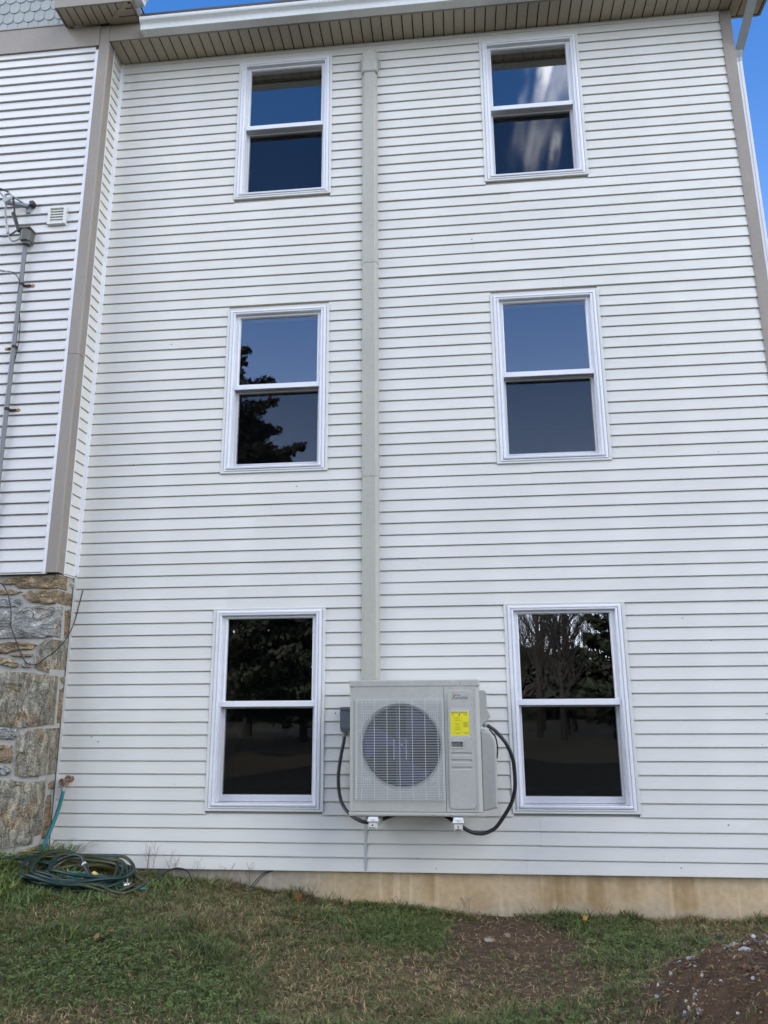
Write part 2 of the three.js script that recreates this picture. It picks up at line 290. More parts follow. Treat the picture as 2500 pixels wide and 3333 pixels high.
for (const y of winY) for (const x of winX) { const c = windowProto.clone(); const b = baseOf.get(house); c.position.set(x - b[0], y - b[1], 0 - b[2]); house.add(c); }
// eave: soffit boards, fascia, roof
{
  part(house, 'soffit_backing', box(-3.355, 3.06, 7.756, 7.766, -0.06, 0.305), SOFFIT_DARK);
  const n = 63, g = prismX([[-0.058, 7.742], [0.300, 7.742], [0.300, 7.754], [-0.058, 7.754]], 0.006, COURSE - 0.006);
  for (let i = 0; i < n; i++) { const x = -3.352 + i * COURSE; if (x + COURSE < 3.07) place(house, 'soffit_board', g, SOFFIT, x, (i % 3) * 0.0006, x > 2.60 ? 0 : 0.060 - 0.06); }
  part(house, 'fascia', [box(-3.355, 3.075, 7.738, 7.945, 0.305, 0.322), box(3.055, 3.075, 7.735, 7.945, -0.075, 0.3045), box(2.757, 3.0545, 7.735, 7.76, -0.080, -0.060)], TAUPE);
  part(house, 'eave_end', box(2.757, 3.054, 7.768, 7.95, -0.078, 0.304), TAUPE);
  const slope = (x0, x1, z0, y0, z1, y1, t) => prismX([[z0, y0], [z1, y1], [z1, y1 + t], [z0, y0 + t]], x0, x1);
  part(house, 'roof', [slope(-3.36, 3.09, 0.36, 7.946, -4.0, 10.56, 0.05), slope(-3.36, 3.09, -4.0, 10.56, -8.5, 7.86, 0.05)], ROOFING);
  part(house, 'gable_wall', [tris([[[2.73, 7.9, -0.2], [2.73, 7.9, -8], [2.73, 10.4, -4.0]]])], TRIM);
}

// ------------------------------------------------------------------ the wing on the left
const wing = thing('house_wing', 'white sided wing with stone base and fish scale gable joining the house', 'house wing', [-4.2, 0, 0.15]);
const ZW = 0.312;
{
  const y0 = 2.338;
  for (let c = 0; c < 53; c++) { const y = y0 + c * COURSE; if (y > 7.66) break; layBoard(wing, WING_SIDING, -5.3, -3.488, y, ZW - 0.012, 0.027, 0.0115); }
  const bg = new Map();
  for (let c = 0; c < 56; c++) {
    const y = y0 + c * COURSE + 0.004; if (y > 7.86) break;
    const g = boardGeo(0.196, 0.0195); place(wing, 'siding_board', g, SIDING[c % 3], -3.372, y, 0.212, Math.PI / 2);
  }
  part(wing, 'corner_post', [prismY([[-3.455, ZW - 0.03], [-3.455, ZW + 0.012], [-3.362, ZW + 0.012], [-3.352, ZW + 0.002], [-3.352, 0.214], [-3.40, 0.214]], 2.336, 4.318), prismY([[-3.4545, ZW - 0.03], [-3.4545, ZW + 0.0135], [-3.362, ZW + 0.0135], [-3.3505, ZW + 0.002], [-3.3505, 0.214], [-3.40, 0.214]], 4.321, 7.93)], TAUPE);
  part(wing, 'corner_trim', [box(-3.489, -3.4555, 2.336, 7.648, ZW - 0.03, ZW + 0.006), box(-3.359, -3.349, 2.336, 7.9, 0.203, 0.2135), box(-3.367, -3.351, 2.340, 7.90, 0.0225, 0.034)], WHITE);
  part(wing, 'starter_strip', [box(-5.3, -3.456, 2.3255, 2.337, 0.285, ZW + 0.005), box(-3.4, -3.3525, 2.326, 2.3365, 0.03, 0.21)], TRIM);
  part(wing, 'wall', [box(-9, -3.373, 2.34, 8.0, 0.1, ZW - 0.0135), box(-9, -3.374, 2.34, 8.0, -8, 0.099)], SHEATH);
  // frieze band above the siding
  part(wing, 'frieze_board', [box(-5.3, -3.4555, 7.688, 7.985, ZW - 0.02, ZW + 0.024), box(-5.3, -3.4555, 7.976, 7.990, ZW - 0.02, ZW + 0.030)], TAUPE);
  // gable with scalloped shingles
  part(wing, 'gable_wall', tris([[[-9.3, 7.9, ZW - 0.016], [-3.10, 7.9, ZW - 0.016], [-6.2, 10.6, ZW - 0.016]]]), SHEATH);
  const sw = 0.112, ex = 0.128, s = new THREE.Shape(); s.moveTo(-sw / 2 + 0.002, 0.19); s.lineTo(-sw / 2 + 0.002, 0.052); s.absarc(0, 0.054, sw / 2 - 0.002, Math.PI, Math.PI * 2, false); s.lineTo(sw / 2 - 0.002, 0.19);
  const g = slab(s, 0, 0.009, 0.0025, 10), mats = [[0.34, 0.37, 0.362], [0.325, 0.355, 0.35], [0.355, 0.385, 0.378]].map((c) => std(c, 0.6, { map: grime })), r = rngOf(21);
  for (let row = 0; row < 5; row++) for (let i = 0; i < 14; i++) {
    const x = -3.52 - (i + (row % 2) * 0.5) * sw, y = 7.945 + row * ex; if (y > 8.0 + ( -3.1 - x) * 0.871 + 0.06) continue;
    place(wing, 'shingle', g, mats[Math.floor(r() * 3)], x, y, ZW + 0.006, 0, (r() - 0.5) * 0.02, -0.06);
  }
  // boxed eave return at the corner of the wing
  const ys = 7.932, xa = -3.80, xb = -3.045, zf = 0.560;
  part(wing, 'soffit_backing', [box(xa + 0.004, xb - 0.004, ys + 0.012, ys + 0.02, ZW + 0.0345, zf - 0.003), box(-3.345, xb - 0.004, ys + 0.0122, ys + 0.0202, 0.324, ZW + 0.034)], SOFFIT_DARK);

  const zm = (x) => Math.max(ZW + 0.036, 0.345 + (x + 3.345) * 0.79), xm = (z) => -3.345 + (z - 0.345) / 0.79;
  for (let i = 0; i < 9; i++) {
    const x0 = xa + 0.010 + i * 0.0845, x1 = Math.min(x0 + 0.073, xm(zf - 0.006)); if (x1 <= x0) break; const za = zm(x0), zb = Math.min(zm(x1), zf - 0.006), ze = zf - 0.004;
    place(wing, 'soffit_board', tris([[[x0, ys, za], [x1, ys, zb], [x1, ys, ze], [x0, ys, ze]], [[x0, ys, za], [x0, ys + 0.011, za], [x0, ys + 0.011, ze], [x0, ys, ze]], [[x1, ys, zb], [x1, ys + 0.011, zb], [x1, ys + 0.011, ze], [x1, ys, ze]]]), SOFFIT, 0, 0, 0);
  }
  for (let i = 0; i < 3; i++) {
    const z0 = 0.327 + i * 0.0845, z1 = Math.min(z0 + 0.073, zf - 0.02), xr = xb - 0.008, xa0 = Math.max(-3.335, xm(z0)), xa1 = Math.max(-3.335, xm(z1)); if (xa1 > xr) break;
    place(wing, 'soffit_board', tris([[[xa0, ys, z0], [xr, ys, z0], [xr, ys, z1], [xa1, ys, z1]], [[xa0, ys, z0], [xr, ys, z0], [xr, ys + 0.011, z0], [xa0, ys + 0.011, z0]], [[xa1, ys, z1], [xr, ys, z1], [xr, ys + 0.011, z1], [xa1, ys + 0.011, z1]]]), SOFFIT, 0, 0, 0);
  }
  { const a = [-3.345, 0.345], b = [xm(zf - 0.004), zf - 0.004], ux = -0.62 * 0.022, uz = 0.785 * 0.022, P = (q, k, y) => [q[0] + k * ux, y, q[1] + k * uz], q = []; for (const [k0, y0, k1, y1] of [[-1, ys - 0.005, 1, ys - 0.005], [-1, ys - 0.005, -1, ys + 0.011], [1, ys - 0.005, 1, ys + 0.011]]) q.push([P(a, k0, y0), P(b, k0, y0), P(b, k1, y1), P(a, k1, y1)]); part(wing, 'mitre_strip', tris(q), SOFFIT); }
  part(wing, 'fascia', [box(xa, xb, ys - 0.004, ys + 0.125, zf, zf + 0.016), box(xb, xb + 0.018, ys - 0.004, ys + 0.125, 0.324, zf + 0.016), box(xa - 0.016, xa, ys - 0.004, ys + 0.10, ZW + 0.034, zf + 0.016)], TAUPE);
  part(wing, 'eave_roof', tris([[[xa - 0.02, ys + 0.126, zf + 0.03], [xb, ys + 0.126, zf + 0.03], [xb, ys + 0.27, ZW + 0.01], [xa + 0.05, ys + 0.27, ZW + 0.01]]]), TAUPE);
  part(wing, 'roof', tris([[[-3.02, 8.07, zf], [-3.02, 8.07, -8], [-6.2, 10.75, -8], [-6.2, 10.75, zf]], [[-9.4, 8.07, zf], [-9.4, 8.07, -8], [-6.2, 10.75, -8], [-6.2, 10.75, zf]]]), ROOFING);
  part(wing, 'rear_wall', [tris([[[-9, 0, -8.05], [-3.4, 0, -8.05], [-3.4, 8, -8.05], [-9, 8, -8.05]], [[-9.2, 7.9, -8.05], [-3.2, 7.9, -8.05], [-6.2, 10.6, -8.05]]]), box(-9.1, -9.001, 0, 8, -8, ZW)], SHEATH);
}
// stone base of the wing
{
  const mortarTex = makeTex(512, 512, (u, v) => { const n = 0.80 + 0.12 * tile(u, v, 6, 6, 3.7, 4) + 0.10 * tile(u, v, 50, 50, 9.9, 2); return [n, n * 0.99, n * 0.96]; }, [1.2, 1.2]);
  const mortarBump = makeTex(256, 256, (u, v) => { const n = 0.5 + 0.6 * tile(u, v, 9, 9, 4.7, 4); return [n, n, n]; }, [1.6, 1.6], false);
  const MORTAR = std([0.64, 0.635, 0.61], 0.9, { map: mortarTex, bumpMap: mortarBump, bumpScale: 0.016 });
  part(wing, 'mortar', [box(-9, -3.364, -0.6, 2.325, 0.02, 0.266), box(-9, -3.40, -0.6, 2.325, -8, 0.018)], MORTAR);
  const mirrored = (t) => { t.wrapS = t.wrapT = THREE.MirroredRepeatWrapping; return t; };
  const schist = (a, b, c, seed, dir) => [mirrored(makeTex(512, 512, (u, v) => {
    const wx = 0.06 * fbm(u * 5, v * 5, seed + 3, 3), p = dir ? [v + wx, u] : [u, v + wx];
    const bands = fbm(p[0] * 8, p[1] * 19, seed, 5), big = 0.5 + 0.9 * fbm(u * 3, v * 3, seed + 7, 3), rust = smooth(0.50, 0.74, 0.5 + 0.9 * fbm(u * 4, v * 5, seed + 11, 4)), fine = fbm(u * 80, v * 80, seed + 1, 2), crack = smooth(0.0, 0.06, Math.abs(fbm(p[0] * 4, p[1] * 9, seed + 5, 3)));
    const l = smooth(0.60, 0.85, 0.5 + bands);
    return [0, 1, 2].map((i) => (lerp(lerp(a[i], b[i], clamp(big)), c[i], rust * 0.5) * (0.95 + 0.45 * bands + 0.45 * fine) + 0.06 * l) * (0.80 + 0.20 * crack));
  }, [1.3, 1.3])), mirrored(makeTex(512, 512, (u, v) => { const wx = 0.06 * fbm(u * 5, v * 5, seed + 3, 3), p = dir ? [v + wx, u] : [u, v + wx]; const n = 0.5 + 0.4 * fbm(p[0] * 8, p[1] * 19, seed, 5) + 0.4 * fbm(u * 12, v * 14, seed + 4, 4) - 0.25 * smooth(0.06, 0.0, Math.abs(fbm(p[0] * 4, p[1] * 9, seed + 5, 3))); return [n, n, n]; }, [1.3, 1.3], false))];
  const kinds = [schist([0.60, 0.62, 0.63], [0.52, 0.53, 0.53], [0.60, 0.56, 0.49], 1.3, false), schist([0.56, 0.50, 0.40], [0.50, 0.46, 0.39], [0.58, 0.45, 0.31], 6.8, false), schist([0.56, 0.54, 0.48], [0.51, 0.51, 0.48], [0.57, 0.48, 0.36], 12.4, true)].map(([m, b]) => std([0.98, 0.92, 0.82], 0.88, { map: m, bumpMap: b, bumpScale: 0.024 }));
  const r = rngOf(404);
  // a stone with an outline and a split face; along = 'z' faces the yard, 'x' faces the house wall
  function stoneGeo(poly, face, back, seed) {
    let cx = 0, cy = 0; for (const [x, y] of poly) { cx += x; cy += y; } cx /= poly.length; cy /= poly.length;
    const rim = []; const per = 5;
    for (let i = 0; i < poly.length; i++) { const [xa, ya] = poly[i], [xb, yb] = poly[(i + 1) % poly.length]; for (let k = 0; k < per; k++) { const t = k / per, x = lerp(xa, xb, t), y = lerp(ya, yb, t), edge = xa > -3.362 && xb > -3.362 ? 0 : 0.015; rim.push([x + edge * noise(x * 22, y * 22, seed), y + edge * noise(x * 22, y * 22, seed + 9)]); } }
    const N = rim.length, R = 7, pos = [], idx = [];
    for (let j = 0; j <= R; j++) for (let i = 0; i < N; i++) { const t = j / R, q = 1 - Math.pow(1 - t, 1.4), x = lerp(cx, rim[i][0], q), y = lerp(cy, rim[i][1], q); const z = face - 0.010 * Math.pow(q, 7) + 0.022 * fbm(x * 9, y * 12, seed, 4) * (1 - 0.4 * q); pos.push(x, y, z); }
    for (let i = 0; i < N; i++) pos.push(rim[i][0], rim[i][1], back);
    for (let j = 0; j <= R; j++) for (let i = 0; i < N; i++) { const a = j * N + i, b = j * N + (i + 1) % N; idx.push(a, a + N, b, b, a + N, b + N); }
    const g = new THREE.BufferGeometry(); g.setAttribute('position', new THREE.Float32BufferAttribute(pos, 3)); g.setIndex(idx); return g;
  }
  function put(poly, face, depth, kind, mode, seed) {
    let g = stoneGeo(poly, face, face - depth, seed);
    if (mode === 'x') { const p = g.attributes.position; for (let i = 0; i < p.count; i++) { const x = p.getX(i), y = p.getY(i), z = p.getZ(i); p.setXYZ(i, z, y, x); } }
    g.computeVertexNormals(); const nrm = g.attributes.normal; g = metricUV(g); g.computeVertexNormals();
    part(wing, 'stone', g, kinds[kind]);
  }
  const fronts = [
    [1, 0.16, -3.864, 2.269, -3.826, 2.291, -3.651, 2.312, -3.36, 2.320, -3.36, 2.209, -3.705, 2.216, -3.765, 2.251, -3.845, 2.246], [1, 0.06, -3.912, 2.205, -3.767, 2.204, -3.672, 2.179, -3.738, 2.163, -3.907, 2.167],
    [1, 0.265, -3.662, 2.158, -3.598, 2.191, -3.36, 2.190, -3.36, 2.077, -3.546, 2.080, -3.621, 2.115], [0, 0.06, -3.903, 2.132, -3.743, 2.133, -3.681, 2.116, -3.662, 2.086, -3.687, 2.060, -3.894, 2.056],
    [0, 0.135, -3.89, 2.026, -3.715, 2.029, -3.606, 2.055, -3.36, 2.060, -3.36, 1.808, -3.522, 1.795, -3.862, 1.797], [1, 0.06, -3.857, 1.762, -3.692, 1.767, -3.557, 1.756, -3.492, 1.737, -3.528, 1.704, -3.644, 1.693, -3.752, 1.678, -3.847, 1.679],
    [1, 0.06, -3.707, 1.663, -3.524, 1.668, -3.522, 1.653, -3.614, 1.640, -3.686, 1.648], [2, 0.265, -3.471, 1.751, -3.419, 1.784, -3.36, 1.784, -3.36, 1.517, -3.487, 1.547, -3.5, 1.627, -3.47, 1.678],
    [1, 0.06, -3.843, 1.650, -3.747, 1.637, -3.645, 1.596, -3.645, 1.567, -3.683, 1.560, -3.836, 1.591], [0, 0.06, -3.616, 1.585, -3.584, 1.610, -3.531, 1.595, -3.526, 1.551, -3.577, 1.552, -3.609, 1.559],
    [2, 0.165, -3.827, 1.518, -3.585, 1.523, -3.405, 1.500, -3.36, 1.489, -3.36, 1.106, -3.543, 1.082, -3.775, 1.097], [0, 0.06, -3.772, 1.076, -3.588, 1.079, -3.582, 1.023, -3.601, 0.996, -3.762, 0.992],
    [2, 0.265, -3.584, 1.001, -3.55, 1.030, -3.478, 1.067, -3.36, 1.072, -3.36, 0.714, -3.506, 0.700, -3.561, 0.723, -3.583, 0.786, -3.576, 0.876], [1, 0.06, -3.758, 0.950, -3.676, 0.955, -3.622, 0.942, -3.607, 0.897, -3.602, 0.828, -3.63, 0.812, -3.741, 0.817],
    [0, 0.06, -3.739, 0.796, -3.656, 0.786, -3.61, 0.770, -3.609, 0.734, -3.642, 0.718, -3.729, 0.718], [2, 0.13, -3.725, 0.684, -3.603, 0.684, -3.537, 0.671, -3.36, 0.672, -3.36, 0.224, -3.448, 0.198, -3.662, 0.181],
    [1, 0.25, -3.466, 0.158, -3.40, 0.180, -3.36, 0.189, -3.36, 0.130, -3.463, 0.126], [0, 0.06, -3.657, 0.141, -3.555, 0.142, -3.525, 0.125, -3.55, 0.097, -3.651, 0.091], [2, 0.25, -3.62, 0.07, -3.36, 0.09, -3.36, -0.16, -3.64, -0.16]];
  fronts.forEach(([k, d, ...c], i) => { const p = []; for (let q = 0; q < c.length; q += 2) p.push([c[q], c[q + 1]]); put(p, 0.289, d, k, 'z', i * 3.7 + 1); });
  const sides = [[1, 0.118, 2.039, 0.016, 2.055, 0.012, 1.805, 0.090, 1.809], [2, 0.106, 1.479, 0.010, 1.493, 0.010, 1.426, 0.060, 1.432], [1, 0.082, 1.391, 0.012, 1.404, 0.015, 1.091, 0.080, 1.111], [1, 0.125, 0.640, 0.018, 0.670, 0.012, 0.583, 0.118, 0.606], [1, 0.118, 0.571, 0.057, 0.559, 0.020, 0.357, 0.048, 0.205, 0.150, 0.226, 0.142, 0.507], [0, 0.080, 2.273, 0.027, 2.297, 0.025, 2.230, 0.051, 2.242]];
  sides.forEach(([k, ...c], i) => { const p = []; for (let q = 0; q < c.length; q += 2) p.push([c[q], c[q + 1]]); put(p, -3.356, 0.03, k, 'x', i * 5.1 + 60); });
  // the base runs on to the left, out of the frame
  for (let row = 0, y = 0.02; y < 2.2; row++) { const h = 0.16 + r() * 0.22; let x = -3.93 - (row % 2) * 0.03 + 0.0; while (x > -5.3) { const w = 0.2 + r() * 0.4; const t = Math.min(y + h, 2.3); put([[x - w + 0.03, y + 0.015], [x - 0.015, y + 0.01], [x - 0.005, t - 0.03], [x - w * 0.5, t - 0.012], [x - w + 0.04, t - 0.03]], 0.287, 0.06, Math.floor(r() * 3), 'z', 90 + r() * 40); x -= w + 0.01; } y += h + 0.01; }
}

// ------------------------------------------------------------------ gutters and downspouts
function gutterProfile(z0, y0) { return [[z0, y0], [z0 + 0.088, y0], [z0 + 0.090, y0 + 0.003], [z0 + 0.092, y0 + 0.040], [z0 + 0.098, y0 + 0.055], [z0 + 0.112, y0 + 0.070], [z0 + 0.126, y0 + 0.082], [z0 + 0.131, y0 + 0.095], [z0 + 0.131, y0 + 0.117], [z0 + 0.122, y0 + 0.118], [z0 + 0.122, y0 + 0.106], [z0 + 0.118, y0 + 0.086], [z0 + 0.085, y0 + 0.050], [z0 + 0.082, y0 + 0.006], [z0 + 0.004, y0 + 0.006], [z0 + 0.004, y0 + 0.110], [z0, y0 + 0.110]]; }
{
  const g = thing('gutter', 'long white metal gutter along the eave above the cream wall', 'gutter', [0, 7.74, 0.32]);
  const p = gutterProfile(0.3235, 7.740);
  part(g, 'trough', prismX(p, -2.985, 3.11), GUTTER);
  part(g, 'end_cap', [prismX([[0.3235, 7.739], [0.413, 7.739], [0.415, 7.782], [0.437, 7.806], [0.455, 7.824], [0.455, 7.858], [0.3235, 7.858]], -2.990, -2.9855)], GUTTER);
  const g2 = thing('gutter', 'short white gutter on the side eave of the left wing', 'gutter', [-3.0, 7.95, 0.0]);
  const q = gutterProfile(0, 0).map(([z, y]) => [-3.026 + z, y + 7.962]);
  const quad = []; const zA = 0.580, zB = 0.46;
  for (let i = 0; i < q.length; i++) { const [xa, ya] = q[i], [xb, yb] = q[(i + 1) % q.length]; quad.push([[xa, ya, zB], [xb, yb, zB], [xb, yb, zA], [xa, ya, zA]]); }
  part(g2, 'trough', tris(quad), GUTTER);
  const cap = new THREE.Shape(); cap.moveTo(-3.026, 7.961); cap.lineTo(-2.937, 7.961); cap.lineTo(-2.934, 8.003); cap.lineTo(-2.912, 8.027); cap.lineTo(-2.895, 8.045); cap.lineTo(-2.895, 8.08); cap.lineTo(-3.026, 8.08);
  part(g2, 'end_cap', slab(cap, zA, zA + 0.003), GUTTER);
}
{
  const d = thing('downspout', 'white metal downspout elbowing from the eave to the right house corner', 'downspout', [2.79, -0.2, -0.10]);
  // corrugated rectangular pipe swept along a short path
  const sec = (c, ux, uz, w, t) => { const pts = []; const P = [[-1, -1], [-0.33, -1], [-0.28, -0.88], [0.28, -0.88], [0.33, -1], [1, -1], [1, 1], [0.33, 1], [0.28, 0.88], [-0.28, 0.88], [-0.33, 1], [-1, 1]]; for (const [a, b] of P) pts.push([c[0] + ux[0] * a * w + uz[0] * b * t, c[1] + ux[1] * a * w + uz[1] * b * t, c[2] + ux[2] * a * w + uz[2] * b * t]); return pts; };
  const loft = (rings) => { const q = []; for (let i = 0; i < rings.length - 1; i++) for (let k = 0; k < 12; k++) { const n = (k + 1) % 12; q.push([rings[i][k], rings[i][n], rings[i + 1][n], rings[i + 1][k]]); } return tris(q); };
  const X = [1, 0, 0];
  part(d, 'outlet', loft([sec([2.877, 7.745, 0.372], X, [0, 0, 1], 0.041, 0.030), sec([2.877, 7.69, 0.372], X, [0, 0, 1], 0.041, 0.030), sec([2.875, 7.655, 0.36], X, [0, 0.35, 0.94], 0.041, 0.030), sec([2.872, 7.62, 0.335], X, [0, 0.7, 0.71], 0.041, 0.030)]), GUTTER);
  part(d, 'elbow', loft([sec([2.872, 7.634, 0.345], X, [0, 0.7, 0.71], 0.0385, 0.028), sec([2.800, 7.27, -0.02], X, [0, 0.7, 0.71], 0.0385, 0.028), sec([2.793, 7.22, -0.055], X, [0, 0.35, 0.94], 0.0385, 0.028), sec([2.792, 7.16, -0.062], X, [0, 0, 1], 0.0385, 0.028)]), GALV);
  part(d, 'pipe', loft([sec([2.792, 7.19, -0.062], X, [0, 0, 1], 0.035, 0.030), sec([2.792, -0.2, -0.062], X, [0, 0, 1], 0.035, 0.030)]), WHITE);
}

// ------------------------------------------------------------------ line set cover running up the wall
{
  const DUCT = std([0.480, 0.465, 0.395], 0.38, { map: grime });
  const X = -0.745, d = thing('pipe_cover', 'grey plastic pipe cover running up the wall from the outdoor unit', 'pipe cover', [X, 1.2, 0]);
  const prof = (e) => [[X - 0.075 - e, 0.012], [X - 0.075 - e, 0.046], [X - 0.068 - e, 0.058], [X - 0.048 - e, 0.078 + e], [X - 0.042, 0.0805 + e], [X + 0.042, 0.0805 + e], [X + 0.048 + e, 0.078 + e], [X + 0.068 + e, 0.058], [X + 0.075 + e, 0.046], [X + 0.075 + e, 0.012]];
  for (const [a, b] of [[1.0, 3.16], [3.20, 5.22], [5.26, 7.40]]) part(d, 'cover_length', prismY(prof(0), a, b), DUCT);
  for (const [a, b] of [[3.150, 3.277], [5.210, 5.341]]) { part(d, 'coupling', [prismY(prof(0.0035), a, b)], DUCT); for (const sx of [-1, 1]) part(d, 'screw', new THREE.SphereGeometry(0.005, 8, 6).translate(X + sx * 0.079, (a + b) / 2 - 0.01, 0.04), BLACK); }
  const s = new THREE.Shape(); s.moveTo(X - 0.080, 7.318); s.lineTo(X + 0.080, 7.318); s.lineTo(X + 0.080, 7.53); s.absarc(X, 7.53, 0.080, 0, Math.PI, false); s.lineTo(X - 0.080, 7.318);
  const cap = part(d, 'elbow_cap', slab(s, 0.012, 0.098, 0.034, 16), DUCT);
  part(d, 'wall_flange', new THREE.CylinderGeometry(0.104, 0.108, 0.034, 36).rotateX(Math.PI / 2).translate(X, 7.455, 0.030), DUCT);
}
// thin strip below the unit
solo('corner_strip', rbox(-0.806, -0.782, 0.004, 0.46, 0.010, 0.020, 0.003), std([0.55, 0.56, 0.57], 0.45, { map: grime }), 'thin pale grey vertical strip on the siding below the outdoor unit', 'trim strip', [-0.794, 0, 0.012]);

// ------------------------------------------------------------------ the outdoor unit
const UNIT = std([0.470, 0.465, 0.420], 0.42, { map: grime });
const UNIT_WIRE = std([0.62, 0.64, 0.63], 0.4);
const ac = thing('outdoor_unit', 'grey heat pump outdoor unit hung on the wall between lower windows', 'outdoor unit', [-0.365, 0.483, 0.4]);
{
  const yb = 0.5125, yt = 1.378, zf = 0.6, xl = -0.838, xr = 0.110, cx = -0.466, cy = 0.952;
  // shell: chamfered corners, sides, back; the front is two panels
  part(ac, 'casing', tris([
    [[-0.812, yb, zf], [-0.812, yt, zf], [xl, yt, zf - 0.03], [xl, yb, zf - 0.03]], [[xl, yb, zf - 0.03], [xl, yt, zf - 0.03], [xl, yt, 0.2], [xl, yb, 0.2]],
    [[0.084, yb, zf], [0.084, yt, zf], [xr, yt, zf - 0.028], [xr, yb, zf - 0.028]], [[xr, yb, zf - 0.028], [xr, yt, zf - 0.028], [xr, yt, 0.2], [xr, yb, 0.2]],
    [[xl, yb, 0.2], [xl, yt, 0.2], [xr, yt, 0.2], [xr, yb, 0.2]], [[-0.146, yb, zf - 0.02], [-0.146, yt, zf - 0.02], [-0.146, yt, 0.2], [-0.146, yb, 0.2]]]), UNIT);
  const fs = new THREE.Shape(); fs.moveTo(-0.812, yb); fs.lineTo(-0.1475, yb); fs.lineTo(-0.1475, yt); fs.lineTo(-0.812, yt); const ho = new THREE.Path(); ho.absarc(cx, cy, 0.304, 0, Math.PI * 2, true); fs.holes.push(ho);
  part(ac, 'front_panel', metricUV(slab(fs, zf - 0.008, zf, 0, 48)), UNIT);
  part(ac, 'fan_ring', new THREE.LatheGeometry([[0.304, 0.0], [0.300, -0.006], [0.294, -0.020], [0.288, -0.04], [0.286, -0.07], [0.286, -0.14]].map((p) => new THREE.Vector2(...p)), 72).rotateX(Math.PI / 2).translate(cx, cy, zf - 0.001), UNIT);
  const sp = roundRect(-0.1445, 0.084, yb, yt, 0.001); sp.holes.push(roundRect(-0.0985, -0.0205, 0.9505, 0.9835, 0.002, THREE.Path));
  part(ac, 'service_panel', metricUV(slab(sp, zf - 0.008, zf)), UNIT);
  part(ac, 'handle_cup', tris([[[-0.099, 0.950, zf - 0.034], [-0.020, 0.950, zf - 0.034], [-0.020, 0.984, zf - 0.022], [-0.099, 0.984, zf - 0.022]], [[-0.099, 0.950, zf - 0.034], [-0.020, 0.950, zf - 0.034], [-0.020, 0.950, zf - 0.004], [-0.099, 0.950, zf - 0.004]], [[-0.099, 0.950, zf - 0.034], [-0.099, 0.984, zf - 0.034], [-0.099, 0.984, zf - 0.004], [-0.099, 0.950, zf - 0.004]], [[-0.020, 0.950, zf - 0.034], [-0.020, 0.984, zf - 0.034], [-0.020, 0.984, zf - 0.004], [-0.020, 0.950, zf - 0.004]], [[-0.099, 0.984, zf - 0.034], [-0.020, 0.984, zf - 0.034], [-0.020, 0.984, zf - 0.004], [-0.099, 0.984, zf - 0.004]]]), UNIT);
  const ps = roundRect(-0.123, 0.062, 0.533, 1.345, 0.026);
  ps.holes.push(roundRect(-0.099, -0.020, 0.950, 0.984, 0.002, THREE.Path));
  for (const y of [0.903, 0.855, 0.806]) ps.holes.push(roundRect(-0.104, 0.041, y - 0.008, y + 0.008, 0.0079, THREE.Path));
  part(ac, 'cover_panel', slab(ps, zf + 0.0002, zf + 0.0065, 0.0045, 10), UNIT);
  part(ac, 'handle_recess', frameGeo(-0.108, -0.011, 0.941, 0.993, [[0, zf + 0.006], [0.001, zf + 0.010], [0.006, zf + 0.010], [0.0085, zf + 0.007], [0.0085, zf + 0.001]]), UNIT);
  part(ac, 'top_cover', [(() => { const s = roundRect(xl - 0.004, xr + 0.005, 0.19, zf + 0.004, 0.02); const g = new THREE.ExtrudeGeometry(s, { depth: 0.034, bevelEnabled: true, bevelThickness: 0.007, bevelSize: 0.007, bevelOffset: -0.007, bevelSegments: 3, curveSegments: 6 }); g.rotateX(Math.PI / 2); g.translate(0, 1.414, 0); return metricUV(g); })()], UNIT);
  part(ac, 'base_pan', [rbox(xl - 0.002, xr + 0.003, 0.483, 0.509, 0.19, zf + 0.006, 0.004), rbox(-0.80, 0.07, 0.4885, 0.503, 0.55, zf + 0.0085, 0.003)], UNIT);
  // wire grille
  const wires = [], W = 0.0011, gx0 = -0.789, gx1 = -0.153, gy0 = 0.596, gy1 = 1.285, zg = zf + 0.022, n = 63;
  for (let i = 0; i < n; i++) { const y = lerp(gy0, gy1, i / (n - 1)); wires.push(new THREE.BoxGeometry(gx1 - gx0, W * 2, W * 2).translate((gx0 + gx1) / 2, y, zg)); for (const x of [gx0, gx1]) wires.push(new THREE.BoxGeometry(W * 2, W * 2, 0.021).translate(x, y, zg - 0.0105)); }
  const v = (x, a, b) => wires.push(new THREE.BoxGeometry(W * 2.3, b - a, W * 2).translate(x, (a + b) / 2, zg - W * 2));
  for (let i = 0; i < 7; i++) v(lerp(-0.745, -0.195, i / 6), gy0, gy1);
  v(gx0 + 0.008, gy0, gy1); v(gx1 - 0.008, gy0, gy1);
  for (const x of [-0.512, -0.424]) v(x, 0.865, 1.005);
  for (const sx of [-0.708, -0.230]) for (const sy of [0.710, 1.175]) { for (const dx of [-0.022, -0.007, 0.007, 0.022]) v(sx + dx, sy - 0.035, sy + 0.035); }
  for (const x of [gx0, gx1]) wires.push(new THREE.BoxGeometry(W * 2, gy1 - gy0, W * 2).translate(x, (gy0 + gy1) / 2, zg - 0.002));
  part(ac, 'grille', wires, UNIT_WIRE);
  for (const sx of [-0.708, -0.230]) for (const sy of [0.710, 1.175]) part(ac, 'grille_mount', new THREE.CylinderGeometry(0.010, 0.012, 0.018, 12).rotateX(Math.PI / 2).translate(sx, sy, zf + 0.009), UNIT);
  // fan and the dark coil behind it
  const BLADE = new THREE.MeshPhysicalMaterial({ color: new THREE.Color().setRGB(0.022, 0.022, 0.075), roughness: 0.4, specularIntensity: 0.25, side: THREE.DoubleSide }), fz = 0.515;
